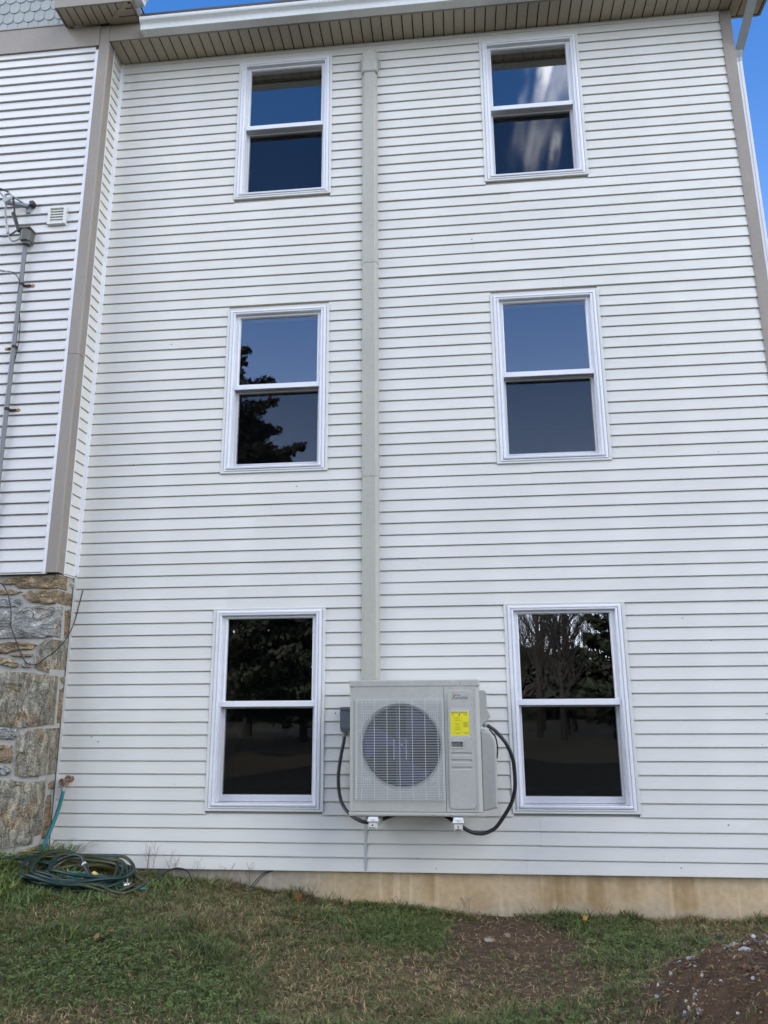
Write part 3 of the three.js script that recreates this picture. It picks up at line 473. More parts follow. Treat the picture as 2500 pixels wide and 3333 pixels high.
  const fan = part(ac, 'fan', new THREE.CylinderGeometry(0.055, 0.062, 0.09, 28).rotateX(Math.PI / 2).translate(cx, cy, fz - 0.01), BLADE);
  for (let b = 0; b < 3; b++) {
    const q = [], a0 = b * Math.PI * 2 / 3 + 0.62, P = (t, s) => { const rr = lerp(0.055, 0.272, t), half = lerp(0.34, 0.52, t) * (1 - 0.12 * t * t), a = a0 + s * half + 0.35 * t; return [cx + Math.cos(a) * rr, cy + Math.sin(a) * rr, fz + 0.042 * s + 0.012 * t]; };
    for (let i = 0; i < 6; i++) for (let j = 0; j < 6; j++) { const t0 = i / 6, t1 = (i + 1) / 6, s0 = -1 + j / 3, s1 = -1 + (j + 1) / 3; q.push([P(t0, s0), P(t1, s0), P(t1, s1), P(t0, s1)]); }
    const g = tris(q); part(fan, 'blade', g, BLADE);
  }
  part(ac, 'coil', [box(-0.82, -0.15, 0.53, 1.37, 0.285, 0.30)], new THREE.MeshPhysicalMaterial({ color: new THREE.Color().setRGB(0.004, 0.004, 0.006), roughness: 0.9, specularIntensity: 0.1, side: THREE.DoubleSide }));
  part(ac, 'motor_bracket', [box(-0.515, -0.495, 0.55, 1.35, 0.40, 0.42), box(-0.437, -0.417, 0.55, 1.35, 0.40, 0.42)], std([0.03, 0.034, 0.04], 0.5));
  // covers on the right side
  const up = new THREE.Shape(); [[0.1105, 1.345], [0.150, 1.345], [0.164, 1.330], [0.166, 1.213], [0.190, 1.153], [0.138, 1.109], [0.1105, 1.075]].forEach(([x, y], i) => (i ? up.lineTo(x, y) : up.moveTo(x, y)));
  part(ac, 'terminal_cover', metricUV(slab(up, 0.24, 0.47, 0.004)), UNIT);
  const lo = new THREE.Shape(); lo.moveTo(0.1105, 1.062); lo.lineTo(0.135, 1.060); lo.quadraticCurveTo(0.205, 1.045, 0.222, 0.972); lo.lineTo(0.2165, 0.528); lo.lineTo(0.1105, 0.503);
  part(ac, 'valve_cover', metricUV(slab(lo, 0.24, 0.50, 0.014, 10)), UNIT);
  part(ac, 'service_wire', tube([[0.18, 1.06, 0.30], [0.222, 1.01, 0.30], [0.238, 0.93, 0.29], [0.232, 0.85, 0.26]], 0.006, 20, 6), BLACK);
  const screws = []; for (const x of [-0.74, -0.245, -0.10, 0.055]) screws.push(new THREE.SphereGeometry(0.0055, 8, 6).scale(1, 1, 0.5).translate(x, 1.396, zf + 0.005));
  for (const x of [-0.735, -0.235, -0.112]) screws.push(new THREE.SphereGeometry(0.006, 8, 6).scale(1, 1, 0.6).translate(x, 0.496, zf + 0.010));
  screws.push(new THREE.SphereGeometry(0.006, 8, 6).translate(cx + 0.005, cy + 0.01, fz + 0.037));
  part(ac, 'screws', screws, GALV);
  part(ac, 'paint_chip', box(-0.028, -0.0245, 1.383, 1.402, zf + 0.0045, zf + 0.0049), std([0.05, 0.03, 0.02], 0.8));
}
// printing on the unit
{
  const canvas = (w, h, draw) => { const c = document.createElement('canvas'); c.width = w; c.height = h; draw(c.getContext('2d'), w, h); const t = new THREE.CanvasTexture(c); t.colorSpace = THREE.SRGBColorSpace; return t; };
  const plate = (x0, x1, y0, y1, z) => new THREE.PlaneGeometry(x1 - x0, y1 - y0).translate((x0 + x1) / 2, (y0 + y1) / 2, z);
  const zp = 0.6065;
  const logo = canvas(520, 220, (g, w, h) => {
    g.clearRect(0, 0, w, h); g.fillStyle = '#c98a2e'; g.strokeStyle = '#d2933a'; g.lineWidth = 7;
    for (let i = 0; i < 13; i++) { const a = Math.PI * (0.92 + i * 0.075); g.beginPath(); g.moveTo(86 + Math.cos(a) * 34, 84 + Math.sin(a) * 34); g.lineTo(86 + Math.cos(a) * 68, 84 + Math.sin(a) * 68); g.stroke(); }
    g.beginPath(); g.arc(86, 84, 40, Math.PI * 0.95, Math.PI * 1.75); g.arc(110, 110, 60, Math.PI * 1.55, Math.PI * 1.05, true); g.fill();
    g.strokeStyle = '#1c2740'; g.lineWidth = 15; g.beginPath(); g.moveTo(46, 196); g.bezierCurveTo(36, 120, 110, 66, 178, 68); g.quadraticCurveTo(236, 70, 268, 100); g.stroke();
    g.fillStyle = '#2a3753'; g.font = '126px sans-serif'; g.textBaseline = 'alphabetic'; const m = g.measureText('senville').width; g.save(); g.translate(84, 192); g.scale(398 / m, 1); g.fillText('senville', 0, 0); g.restore();
    g.font = '34px sans-serif'; g.fillText('®', 484, 108);
  });
  part(ac, 'logo', plate(-0.094, 0.036, 1.274, 1.329, zp + 0.0006), new THREE.MeshStandardMaterial({ map: logo, transparent: true, roughness: 0.5 }));
  const guide = canvas(420, 570, (g, w, h) => {
    g.fillStyle = '#dcd01e'; g.fillRect(0, 0, w, h); g.fillStyle = '#151208'; g.strokeStyle = '#151208'; g.textAlign = 'center';
    g.font = 'bold 56px sans-serif'; const m = g.measureText('ENERGYGUIDE').width; g.save(); g.translate(w / 2 - 8, 72); g.scale(372 / m, 1.05); g.fillText('ENERGYGUIDE', 0, 0); g.restore();
    g.fillRect(200, 70, 12, 46); g.beginPath(); g.moveTo(184, 104); g.lineTo(228, 104); g.lineTo(206, 132); g.fill();
    const lines = (x, y, n, len, s, a) => { g.globalAlpha = a; for (let i = 0; i < n; i++) g.fillRect(x, y + i * s, len * (0.82 + 0.18 * Math.abs(Math.sin(i * 7.3 + x))), s * 0.42); g.globalAlpha = 1; };
    lines(24, 92, 3, 62, 10, 0.6); lines(318, 92, 3, 74, 10, 0.6);
    for (const [y, t1, t2] of [[150, 'Cooling', '16.00-21.80'], [356, 'Heating', '10.40-10.70']]) {
      g.lineWidth = 2; g.globalAlpha = 0.55; g.strokeRect(52, y + 12, 210, 186); g.globalAlpha = 1; g.font = 'bold 18px sans-serif'; g.fillText(t1, 156, y + 18); g.font = '16px sans-serif'; g.fillText('Efficiency Rating', 156, y + 42); g.font = 'bold 27px sans-serif'; g.fillText(t2, 160, y + 80);
      g.globalAlpha = 0.6; g.strokeRect(68, y + 112, 178, 26); g.globalAlpha = 1; lines(110, y + 148, 3, 100, 9, 0.6);
    }
    lines(290, 262, 12, 118, 10, 0.55); lines(296, 492, 3, 112, 10, 0.7);
  });
  part(ac, 'energy_label', plate(-0.1035, 0.030, 1.025, 1.205, zp + 0.0007), new THREE.MeshStandardMaterial({ map: guide, roughness: 0.45 }), 'yellow energy rating label with black print');
  const TAPE = new THREE.MeshStandardMaterial({ color: new THREE.Color().setRGB(0.75, 0.76, 0.82), roughness: 0.15, transparent: true, opacity: 0.34 });
  part(ac, 'tape', plate(-0.110, 0.043, 1.190, 1.221, zp + 0.0011), TAPE); part(ac, 'tape', plate(-0.110, 0.043, 1.004, 1.030, zp + 0.0011), TAPE);
}
// wall brackets under the unit
{
  const BR = std([0.74, 0.745, 0.74], 0.4, { map: grime }), PAD = std([0.46, 0.36, 0.17], 0.7);
  const sideWord = ['white metal wall bracket under the fan side of the outdoor unit', 'white metal wall bracket under the lettered panel of the outdoor unit'];
  [-0.664, -0.066].forEach((x, i) => {
    const b = thing('wall_bracket', sideWord[i], 'bracket', [x, 0.40, 0.1], 'wall brackets of the outdoor unit');
    const dy = i ? -0.002 : 0.004;
    part(b, 'arm', [box(x - 0.029, x + 0.029, 0.434 + dy, 0.438 + dy, 0.012, 0.640), box(x - 0.029, x - 0.026, 0.395 + dy, 0.4338 + dy, 0.012, 0.640), box(x + 0.026, x + 0.029, 0.395 + dy, 0.4338 + dy, 0.012, 0.640), box(x - 0.0255, x + 0.0255, 0.412 + dy, 0.4338 + dy, 0.636, 0.6395)], BR);
    part(b, 'bolt_hole', new THREE.CylinderGeometry(0.006, 0.006, 0.001, 10).rotateX(Math.PI / 2).translate(x - 0.002, 0.424 + dy, 0.6402), BLACK);
    part(b, 'bolt', [rod([x, 0.40 + dy, 0.60], [x, 0.433 + dy, 0.60], 0.004)], GALV);
    part(b, 'rubber_pad', box(x - 0.030, x + 0.030, 0.4384 + dy, 0.4496 + dy, 0.575, 0.640), PAD);
    part(b, 'foot_plate', [tris([[[x - 0.040, 0.450 + dy, 0.645], [x + 0.040, 0.450 + dy, 0.645], [x + 0.030, 0.481, 0.625], [x - 0.030, 0.481, 0.625]], [[x - 0.040, 0.450 + dy, 0.645], [x + 0.040, 0.450 + dy, 0.645], [x + 0.040, 0.450 + dy, 0.56], [x - 0.040, 0.450 + dy, 0.56]], [[x - 0.040, 0.450 + dy, 0.645], [x - 0.030, 0.481, 0.625], [x - 0.030, 0.481, 0.56], [x - 0.040, 0.450 + dy, 0.56]], [[x + 0.040, 0.450 + dy, 0.645], [x + 0.030, 0.481, 0.625], [x + 0.030, 0.481, 0.56], [x + 0.040, 0.450 + dy, 0.56]]]), new THREE.CylinderGeometry(0.010, 0.010, 0.012, 6).rotateX(0.9).translate(x, 0.468, 0.640)], BR);
    part(b, 'wall_rail', [box(x - 0.022, x + 0.022, 0.43 + dy, 1.15, 0.0135, 0.022)], BR);
  });
}
// electrical disconnect and its flexible conduits
{
  const BOXM = std([0.125, 0.145, 0.165], 0.42, { map: grime });
  const d = thing('disconnect_box', 'small blue grey electrical box on the wall beside the outdoor unit', 'electrical box', [-0.92, 1.037, 0.05]);
  part(d, 'box_body', [rbox(-0.984, -0.862, 1.039, 1.208, 0.013, 0.100, 0.004)], BOXM);
  part(d, 'cover_lid', [rbox(-0.987, -0.859, 1.203, 1.227, 0.012, 0.112, 0.004), rbox(-0.987, -0.859, 1.060, 1.2025, 0.1004, 0.106, 0.002)], BOXM);
  part(d, 'latch', [rbox(-0.994, -0.9845, 1.175, 1.195, 0.06, 0.09, 0.002)], GALV);
  const w = thing('flexible_conduit', 'black flexible conduit looping down from the small electrical box', 'conduit', [-0.9, 0.4, 0.1]);
  part(w, 'conduit', tube([[-0.955, 1.02, 0.07], [-0.960, 0.96, 0.073], [-0.980, 0.86, 0.08], [-1.000, 0.69, 0.085], [-0.977, 0.53, 0.10], [-0.908, 0.442, 0.15], [-0.812, 0.394, 0.20], [-0.752, 0.386, 0.21], [-0.665, 0.402, 0.225], [-0.594, 0.428, 0.25], [-0.50, 0.465, 0.29]], 0.0135, 90, 10), CABLE);
  part(w, 'connector', [rod([-0.955, 1.0385, 0.07], [-0.956, 0.998, 0.071], 0.021, 0.018, 10), rod([-0.9545, 1.012, 0.07], [-0.9545, 1.026, 0.07], 0.024, 0.024, 8)], std([0.2, 0.21, 0.22], 0.4));
  const e = thing('flexible_conduit', 'black flexible conduit making a wide loop right of the outdoor unit', 'conduit', [0.2, 0.3, 0.2]);
  part(e, 'conduit', tube([[0.150, 1.100, 0.34], [0.186, 1.078, 0.34], [0.225, 1.050, 0.33], [0.275, 0.995, 0.31], [0.310, 0.945, 0.30], [0.345, 0.860, 0.265], [0.358, 0.782, 0.23], [0.362, 0.652, 0.19], [0.345, 0.562, 0.165], [0.312, 0.487, 0.15], [0.220, 0.357, 0.13], [0.165, 0.318, 0.125], [0.103, 0.300, 0.125], [0.040, 0.306, 0.13], [-0.003, 0.324, 0.14], [-0.041, 0.350, 0.155], [-0.150, 0.425, 0.20], [-0.22, 0.47, 0.24]], 0.0145, 120, 10), CABLE);
  part(e, 'connector', [rod([0.128, 1.108, 0.34], [0.166, 1.092, 0.34], 0.022, 0.019, 10), rod([0.143, 1.102, 0.34], [0.152, 1.098, 0.34], 0.025, 0.025, 8)], GALV);
}

// ------------------------------------------------------------------ service mast, cables and vent on the wing
{
  const MAST = std([0.20, 0.215, 0.225], 0.5, { map: grime });
  const m = thing('service_mast', 'grey electrical conduit mast strapped to the white wing', 'service mast', [-3.95, 2.3, 0.36]);
  part(m, 'pipe', rod([-3.945, 2.34, 0.352], [-3.962, 5.47, 0.358], 0.0205, 0.0205, 14), MAST);
  part(m, 'weatherhead', [prismY([[-3.982, 0.335], [-3.982, 0.420], [-3.955, 0.436], [-3.915, 0.430], [-3.895, 0.400], [-3.895, 0.335]], 5.455, 5.575), rod([-3.94, 5.430, 0.375], [-3.94, 5.458, 0.375], 0.036, 0.040, 12), rbox(-3.995, -3.885, 5.568, 5.586, 0.325, 0.440, 0.006)], std([0.13, 0.13, 0.115], 0.55, { map: grime, metalness: 0.2 }));
  const RUST = std([0.045, 0.025, 0.018], 0.8), ORANGE = std([0.34, 0.19, 0.07], 0.8);
  for (const [y, s] of [[5.030, 1], [4.400, -1], [3.800, 1]]) { const x = -3.9535; const st = part(m, 'strap', [new THREE.CylinderGeometry(0.0245, 0.0245, 0.024, 14).translate(x - (5 - y) * -0.004, y, 0.355), rbox(s > 0 ? x + 0.01 : x - 0.075, s > 0 ? x + 0.075 : x - 0.01, y - 0.013, y + 0.011, 0.325, 0.336, 0.003)], RUST); part(st, 'rust_stain', new THREE.SphereGeometry(0.02, 12, 8).scale(1.15, 1.0, 0.25).translate(x + s * 0.088, y - 0.002, 0.3225), ORANGE); }
  // mast-side insulator with its clevis
  const k = thing('cable_anchor', 'grey metal cable anchor with clevis bolted to the white wing', 'cable anchor', [-4.05, 5.85, 0.36]);
  part(k, 'arm', [rod([-4.16, 5.862, 0.43], [-3.985, 5.868, 0.345], 0.021, 0.024, 12), rod([-4.125, 5.935, 0.46], [-3.985, 5.862, 0.35], 0.008, 0.010, 8), rbox(-4.01, -3.965, 5.80, 5.885, 0.318, 0.345, 0.004)], std([0.30, 0.33, 0.335], 0.45, { metalness: 0.3, map: grime }));
  part(k, 'insulator', [new THREE.TorusGeometry(0.035, 0.012, 10, 20).translate(-4.135, 5.905, 0.45), new THREE.CylinderGeometry(0.028, 0.028, 0.05, 14).rotateZ(0.6).translate(-4.15, 5.87, 0.44)], std([0.36, 0.39, 0.39], 0.35));
  part(k, 'end_block', rbox(-3.965, -3.925, 5.862, 5.908, 0.322, 0.375, 0.003), BLACK);
  const c1 = thing('service_cable', 'black service cable arcing down into the weatherhead', 'cable', [-4.1, 5.6, 0.42]);
  part(c1, 'cable', tube([[-4.75, 6.03, 0.9], [-4.42, 6.055, 0.55], [-4.259, 6.031, 0.42], [-4.177, 5.996, 0.42], [-4.109, 5.920, 0.42], [-4.078, 5.819, 0.42], [-4.066, 5.735, 0.42], [-4.04, 5.65, 0.415], [-4.005, 5.565, 0.40], [-3.985, 5.50, 0.39]], 0.0095, 60, 8), CABLE);
  part(c1, 'splice_sleeve', rod([-4.080, 5.748, 0.42], [-4.012, 5.560, 0.402], 0.019, 0.017, 10), BLACK);
  const c2 = thing('service_cable', 'pale grey service cable hanging in a loop beside the weatherhead', 'cable', [-4.1, 5.6, 0.42]);
  part(c2, 'cable', tube([[-4.72, 6.0, 0.9], [-4.40, 6.015, 0.55], [-4.254, 5.985, 0.43], [-4.194, 5.926, 0.42], [-4.160, 5.867, 0.42], [-4.163, 5.783, 0.42], [-4.143, 5.68, 0.42], [-4.125, 5.60, 0.42], [-4.100, 5.515, 0.42], [-4.060, 5.452, 0.42], [-4.010, 5.456, 0.42], [-3.985, 5.510, 0.40]], 0.0085, 70, 8), std([0.25, 0.26, 0.27], 0.45));
  part(c2, 'splice_sleeve', [rod([-4.130, 5.625, 0.42], [-4.108, 5.535, 0.42], 0.014, 0.014, 10), rod([-4.132, 5.62, 0.42], [-4.150, 5.675, 0.425], 0.006, 0.004, 6)], GALV);
  const c3 = thing('service_cable', 'dark grey service cable sweeping below the splice into the weatherhead', 'cable', [-4.1, 5.5, 0.42]);
  part(c3, 'cable', tube([[-4.80, 5.70, 0.8], [-4.40, 5.56, 0.5], [-4.197, 5.518, 0.42], [-4.118, 5.503, 0.42], [-4.069, 5.526, 0.42], [-4.023, 5.568, 0.41], [-3.975, 5.56, 0.40]], 0.009, 50, 8), std([0.09, 0.095, 0.105], 0.45));
  const c4 = thing('telephone_wire', 'thin black wire dropping from the left onto the conduit mast', 'wire', [-4.0, 5.0, 0.4]);
  part(c4, 'wire', tube([[-4.9, 5.24, 1.0], [-4.40, 5.185, 0.55], [-4.153, 5.158, 0.40], [-4.101, 5.150, 0.40], [-4.043, 5.145, 0.395], [-3.985, 5.098, 0.385], [-3.960, 5.03, 0.378], [-3.965, 4.92, 0.372], [-3.930, 4.66, 0.350], [-3.920, 4.51, 0.350], [-3.925, 4.35, 0.350], [-3.968, 4.05, 0.350], [-3.972, 3.75, 0.350], [-3.976, 3.60, 0.350], [-3.968, 3.40, 0.350], [-3.96, 2.40, 0.345]], 0.0042, 120, 6), BLACK);
  part(c4, 'wire_clamp', [rod([-4.22, 5.166, 0.43], [-4.09, 5.149, 0.40], 0.010, 0.006, 8), tube([[-4.09, 5.150, 0.40], [-4.05, 5.13, 0.4], [-4.0, 5.115, 0.39], [-3.992, 5.13, 0.388], [-4.03, 5.15, 0.395]], 0.0025, 24, 5)], GALV);
  // vent hood
  const v = thing('wall_vent', 'small cream louvred wall vent on the white wing', 'wall vent', [-3.69, 5.655, 0.33]);
  part(v, 'frame', frameGeo(-3.783, -3.602, 5.652, 5.845, [[0, 0.31], [0, 0.345], [0.004, 0.352], [0.022, 0.352], [0.026, 0.340], [0.026, 0.322]]), TRIM);
  part(v, 'back_plate', box(-3.76, -3.625, 5.67, 5.825, 0.316, 0.3205), SHEATH);
  for (let i = 0; i < 5; i++) { const y = 5.680 + i * 0.0285; part(v, 'louvre', tris([[[-3.757, y, 0.3465], [-3.628, y, 0.3465], [-3.628, y + 0.027, 0.330], [-3.757, y + 0.027, 0.330]], [[-3.757, y, 0.3465], [-3.628, y, 0.3465], [-3.628, y + 0.001, 0.324], [-3.757, y + 0.001, 0.324]]]), TRIM); }
  solo('cable_entry', merge([new THREE.TorusGeometry(0.014, 0.006, 8, 16).scale(1.25, 1, 0.6).translate(-3.622, 5.632, 0.314), new THREE.SphereGeometry(0.011, 10, 8).scale(1.2, 1, 0.5).translate(-3.622, 5.632, 0.313)]), std([0.07, 0.07, 0.065], 0.8), 'dark round sealed hole in the siding below the louvred vent', 'cable hole', [-3.622, 5.632, 0.312]);
  // loose black cable hanging over the stonework
  const s = thing('hanging_cable', 'thin black cable sagging across the stone base', 'cable', [-3.55, 1.58, 0.31]);
  part(s, 'cable', tube([[-4.3, 2.36, 0.315], [-4.05, 2.315, 0.315], [-3.880, 2.265, 0.318], [-3.815, 2.23, 0.318], [-3.760, 2.14, 0.318], [-3.722, 2.003, 0.318], [-3.710, 1.896, 0.318], [-3.660, 1.789, 0.318], [-3.612, 1.696, 0.318], [-3.556, 1.606, 0.318], [-3.518, 1.580, 0.318], [-3.44, 1.584, 0.318], [-3.385, 1.63, 0.315], [-3.345, 1.69, 0.24], [-3.330, 1.81, 0.10], [-3.310, 1.945, 0.04], [-3.290, 2.08, 0.028], [-3.270, 2.222, 0.016]], 0.0045, 120, 6), BLACK);
}

// ------------------------------------------------------------------ tap, hoses, cords
const stripeTex = (base, line) => makeTex(8, 64, (u, v) => (Math.abs(v - 0.28) < 0.07 ? line : base), [1, 1]);
{
  const t = thing('garden_tap', 'weathered brass garden tap on the corner of the cream wall', 'tap', [-3.24, 0.66, 0.05]);
  const BRASS = std([0.27, 0.17, 0.11], 0.55, { metalness: 0.35, map: grime });
  part(t, 'body', [rod([-3.222, 0.668, 0.005], [-3.222, 0.668, 0.075], 0.022, 0.020, 12), new THREE.SphereGeometry(0.021, 12, 10).translate(-3.222, 0.668, 0.080), rod([-3.222, 0.665, 0.082], [-3.238, 0.610, 0.098], 0.013, 0.014, 10), rod([-3.222, 0.672, 0.085], [-3.252, 0.650, 0.10], 0.009, 0.009, 8)], BRASS);
  part(t, 'wheel_handle', [new THREE.TorusGeometry(0.020, 0.0085, 8, 16).translate(-3.258, 0.652, 0.104), new THREE.CylinderGeometry(0.012, 0.012, 0.012, 10).rotateX(Math.PI / 2).translate(-3.258, 0.652, 0.102), new THREE.TorusGeometry(0.021, 0.008, 8, 16).rotateY(0.3).translate(-3.214, 0.676, 0.09)], BRASS);
  const h = thing('teal_hose', 'teal garden hose running from the brass tap down to the grass', 'garden hose', [-3.2, 0, 0.25]);
  const TEAL = std([0.012, 0.155, 0.165], 0.35);
  part(h, 'hose', tube([[-3.239, 0.600, 0.100], [-3.243, 0.55, 0.106], [-3.262, 0.42, 0.125], [-3.295, 0.263, 0.17], [-3.325, 0.13, 0.21], [-3.355, 0.03, 0.26], [-3.34, 0.0, 0.33], [-3.20, 0.0, 0.40], [-3.02, 0.012, 0.40], [-2.84, 0.04, 0.43], [-2.68, 0.02, 0.47], [-2.64, 0.0, 0.42], [-2.80, 0.03, 0.40], [-2.98, 0.05, 0.48], [-2.86, 0.028, 0.54], [-2.62, -0.02, 0.50], [-2.50, -0.03, 0.52], [-2.36, -0.05, 0.45]], 0.0145, 170, 10), TEAL);
  part(h, 'coupling', [rod([-3.238, 0.612, 0.099], [-3.240, 0.582, 0.102], 0.018, 0.017, 8)], GALV);
  part(h, 'ferrule', [rod([-2.50, -0.012, 0.52], [-2.46, -0.018, 0.50], 0.018, 0.018, 10), rod([-2.475, 0.0, 0.51], [-2.475, 0.03, 0.515], 0.006, 0.004, 6)], std([0.62, 0.62, 0.60], 0.3, { metalness: 0.6 }));
  // the big dark coil
  const hose = thing('garden_hose', 'dark green garden hose with yellow stripe coiled in the grass', 'garden hose', [-2.88, -0.05, 0.42]);
  const r = rngOf(1234), pts = [];
  pts.push([-4.3, 0.08, 0.62], [-3.95, 0.085, 0.60], [-3.62, 0.10, 0.50], [-3.46, 0.145, 0.44], [-3.30, 0.125, 0.42], [-3.14, 0.10, 0.40]);
  const loops = 11, cx = -2.89, cz = 0.42;
  let ox = 0, oz = 0, rx = 0.34, rz = 0.22;
  for (let l = 0; l < loops; l++) {
    const nx = (r() - 0.5) * 0.24, nz = (r() - 0.5) * 0.14, nrx = 0.24 + r() * 0.24, nrz = 0.16 + r() * 0.17;
    for (let k = 0; k < 10; k++) { const t = k / 10, a = -Math.PI * 0.75 - t * Math.PI * 2, X = cx + lerp(ox, nx, t) + Math.cos(a) * lerp(rx, nrx, t), Z = cz + lerp(oz, nz, t) + Math.sin(a) * lerp(rz, nrz, t); pts.push([X, groundH(X, Z) + 0.012 + (l % 5) * 0.014 + 0.040 * r() + (Z < cz ? 0.045 : 0), Z]); }
    ox = nx; oz = nz; rx = nrx; rz = nrz;
  }
  pts.push([-3.10, 0.10, 0.38], [-2.98, 0.155, 0.37], [-2.88, 0.150, 0.42], [-2.838, 0.105, 0.46]);
  const GREEN = std([1, 1, 1], 0.42, { map: stripeTex([0.065, 0.18, 0.155], [0.40, 0.35, 0.15]) });
  part(hose, 'hose', tube(pts, 0.0124, 760, 9), GREEN);
  const nz = part(hose, 'spray_nozzle', [rod([-2.843, 0.112, 0.455], [-2.775, 0.052, 0.50], 0.017, 0.015, 12), rod([-2.772, 0.048, 0.50], [-2.735, 0.028, 0.52], 0.017, 0.02, 12), rod([-2.735, 0.040, 0.515], [-2.815, 0.005, 0.585], 0.020, 0.030, 16)], BLACK);
  part(nz, 'yellow_ring', [rod([-2.786, 0.020, 0.558], [-2.795, 0.016, 0.566], 0.0295, 0.0305, 16), rod([-2.745, 0.058, 0.495], [-2.715, 0.052, 0.51], 0.016, 0.014, 10)], std([0.60, 0.43, 0.11], 0.45));
  part(nz, 'collar', rod([-2.846, 0.115, 0.453], [-2.836, 0.106, 0.459], 0.0185, 0.0185, 12), std([0.55, 0.55, 0.54], 0.35));
  const h2 = thing('garden_hose', 'olive green second hose lying in loops among the coil', 'garden hose', [-2.7, -0.05, 0.5]);
  const p2 = []; { let a0 = 0; for (let k = 0; k < 44; k++) { const a = 0.6 + k * 0.52, X = -2.80 + 0.05 * Math.sin(k * 0.37) + Math.cos(a) * (0.30 + 0.10 * Math.sin(k * 0.9)), Z = 0.47 + Math.sin(a) * (0.21 + 0.05 * Math.cos(k * 1.3)); p2.push([X, groundH(X, Z) + 0.02 + 0.05 * Math.abs(Math.sin(k * 1.7)) + (Z < 0.45 ? 0.03 : 0), Z]); } }
  part(h2, 'hose', tube(p2, 0.0128, 420, 8), std([1, 1, 1], 0.45, { map: stripeTex([0.20, 0.23, 0.13], [0.42, 0.34, 0.13]) }));
  const k1 = thing('power_cord', 'black cord arching out of the hose coil against the foundation', 'cord', [-2.3, -0.1, 0.15]);
  part(k1, 'cord', tube([[-2.62, -0.10, 0.40], [-2.50, -0.10, 0.26], [-2.40, -0.045, 0.16], [-2.295, 0.018, 0.12], [-2.20, 0.020, 0.12], [-2.145, -0.02, 0.12], [-2.115, -0.115, 0.12], [-2.10, -0.16, 0.14]], 0.0058, 60, 7), BLACK);
  const k2 = thing('power_cord', 'pair of thin black cords rising from the grass behind the siding', 'cord', [-1.62, -0.1, 0.05]);
  for (const o of [0, 0.02]) part(k2, 'cord', tube([[-1.74 + o * 2, -0.18, 0.16], [-1.69 + o, -0.13, 0.11], [-1.635 + o, -0.062, 0.08], [-1.585 + o, -0.018, 0.04], [-1.545 + o, -0.008, -0.01]], 0.0045, 30, 6), BLACK);
}

// ------------------------------------------------------------------ grass and what lies in it
function inst(name, geo, mat, list, label, category, kind = 'stuff') {
  const m = new THREE.InstancedMesh(geo, mat, list.length); m.name = numbered(name); m.castShadow = m.receiveShadow = true;
  const M = new THREE.Matrix4(), q = new THREE.Quaternion(), e = new THREE.Euler(), c = new THREE.Color();
  list.forEach((t, i) => { e.set(t.rx ?? 0, t.ry, t.rz ?? 0, 'YXZ'); q.setFromEuler(e); M.compose(new THREE.Vector3(t.x, t.y, t.z), q, new THREE.Vector3(t.s, t.sy ?? t.s, t.s)); m.setMatrixAt(i, M); m.setColorAt(i, c.setRGB(...t.c)); });
  scene.add(m); return tag(m, label, category, null, kind);
}
function bladeTuft(n, h, spread, width, seed, lean = 1) {
  const r = rngOf(seed), pos = [], nor = [];
  for (let i = 0; i < n; i++) {
    const a = r() * 6.283, d = Math.sqrt(r()) * spread, bx = Math.cos(a) * d, bz = Math.sin(a) * d, da = r() * 6.283, H = h * (0.55 + 0.6 * r()), L = H * lean * (0.25 + 0.8 * r()), wx = Math.cos(da + 1.57) * width * (0.7 + 0.6 * r()), wz = Math.sin(da + 1.57) * width * (0.7 + 0.6 * r());
    const P = (t, s) => [bx + Math.cos(da) * L * t * t + wx * s * (1 - t * t), H * (t - 0.28 * lean * t * t), bz + Math.sin(da) * L * t * t + wz * s * (1 - t * t)];
    const seg = 3; for (let k = 0; k < seg; k++) { const a0 = k / seg, b0 = (k + 1) / seg, q = [P(a0, -1), P(a0, 1), P(b0, 1), P(b0, -1)]; pos.push(...q[0], ...q[1], ...q[2]); if (k < seg - 1) pos.push(...q[0], ...q[2], ...q[3]); }
  }
  const g = new THREE.BufferGeometry(); g.setAttribute('position', new THREE.Float32BufferAttribute(pos, 3)); g.computeVertexNormals(); return g;
}
const LEAF = (rough = 0.6) => new THREE.MeshPhysicalMaterial({ color: 0xffffff, roughness: rough, side: THREE.DoubleSide, transmission: 0.25, thickness: 0 });
const greenAt = (x, z) => clamp(0.5 + 0.75 * fbm(x * 0.9 + 3, z * 0.9, 5.1, 3) + 0.45 * smooth(1.1, 0.3, Math.hypot((x + 1.9) / 1.1, (z - 1.7) / 0.7)) + 0.35 * smooth(1, 0.3, Math.hypot((x + 0.45) / 0.45, (z - 0.5) / 0.55)) - 0.35 * smooth(1, 0.3, Math.hypot((x + 0.5) / 0.8, (z - 1.5) / 0.7)) - 0.25 * smooth(1, 0.3, Math.hypot((x + 2.0) / 0.5, (z - 0.75) / 0.2)));
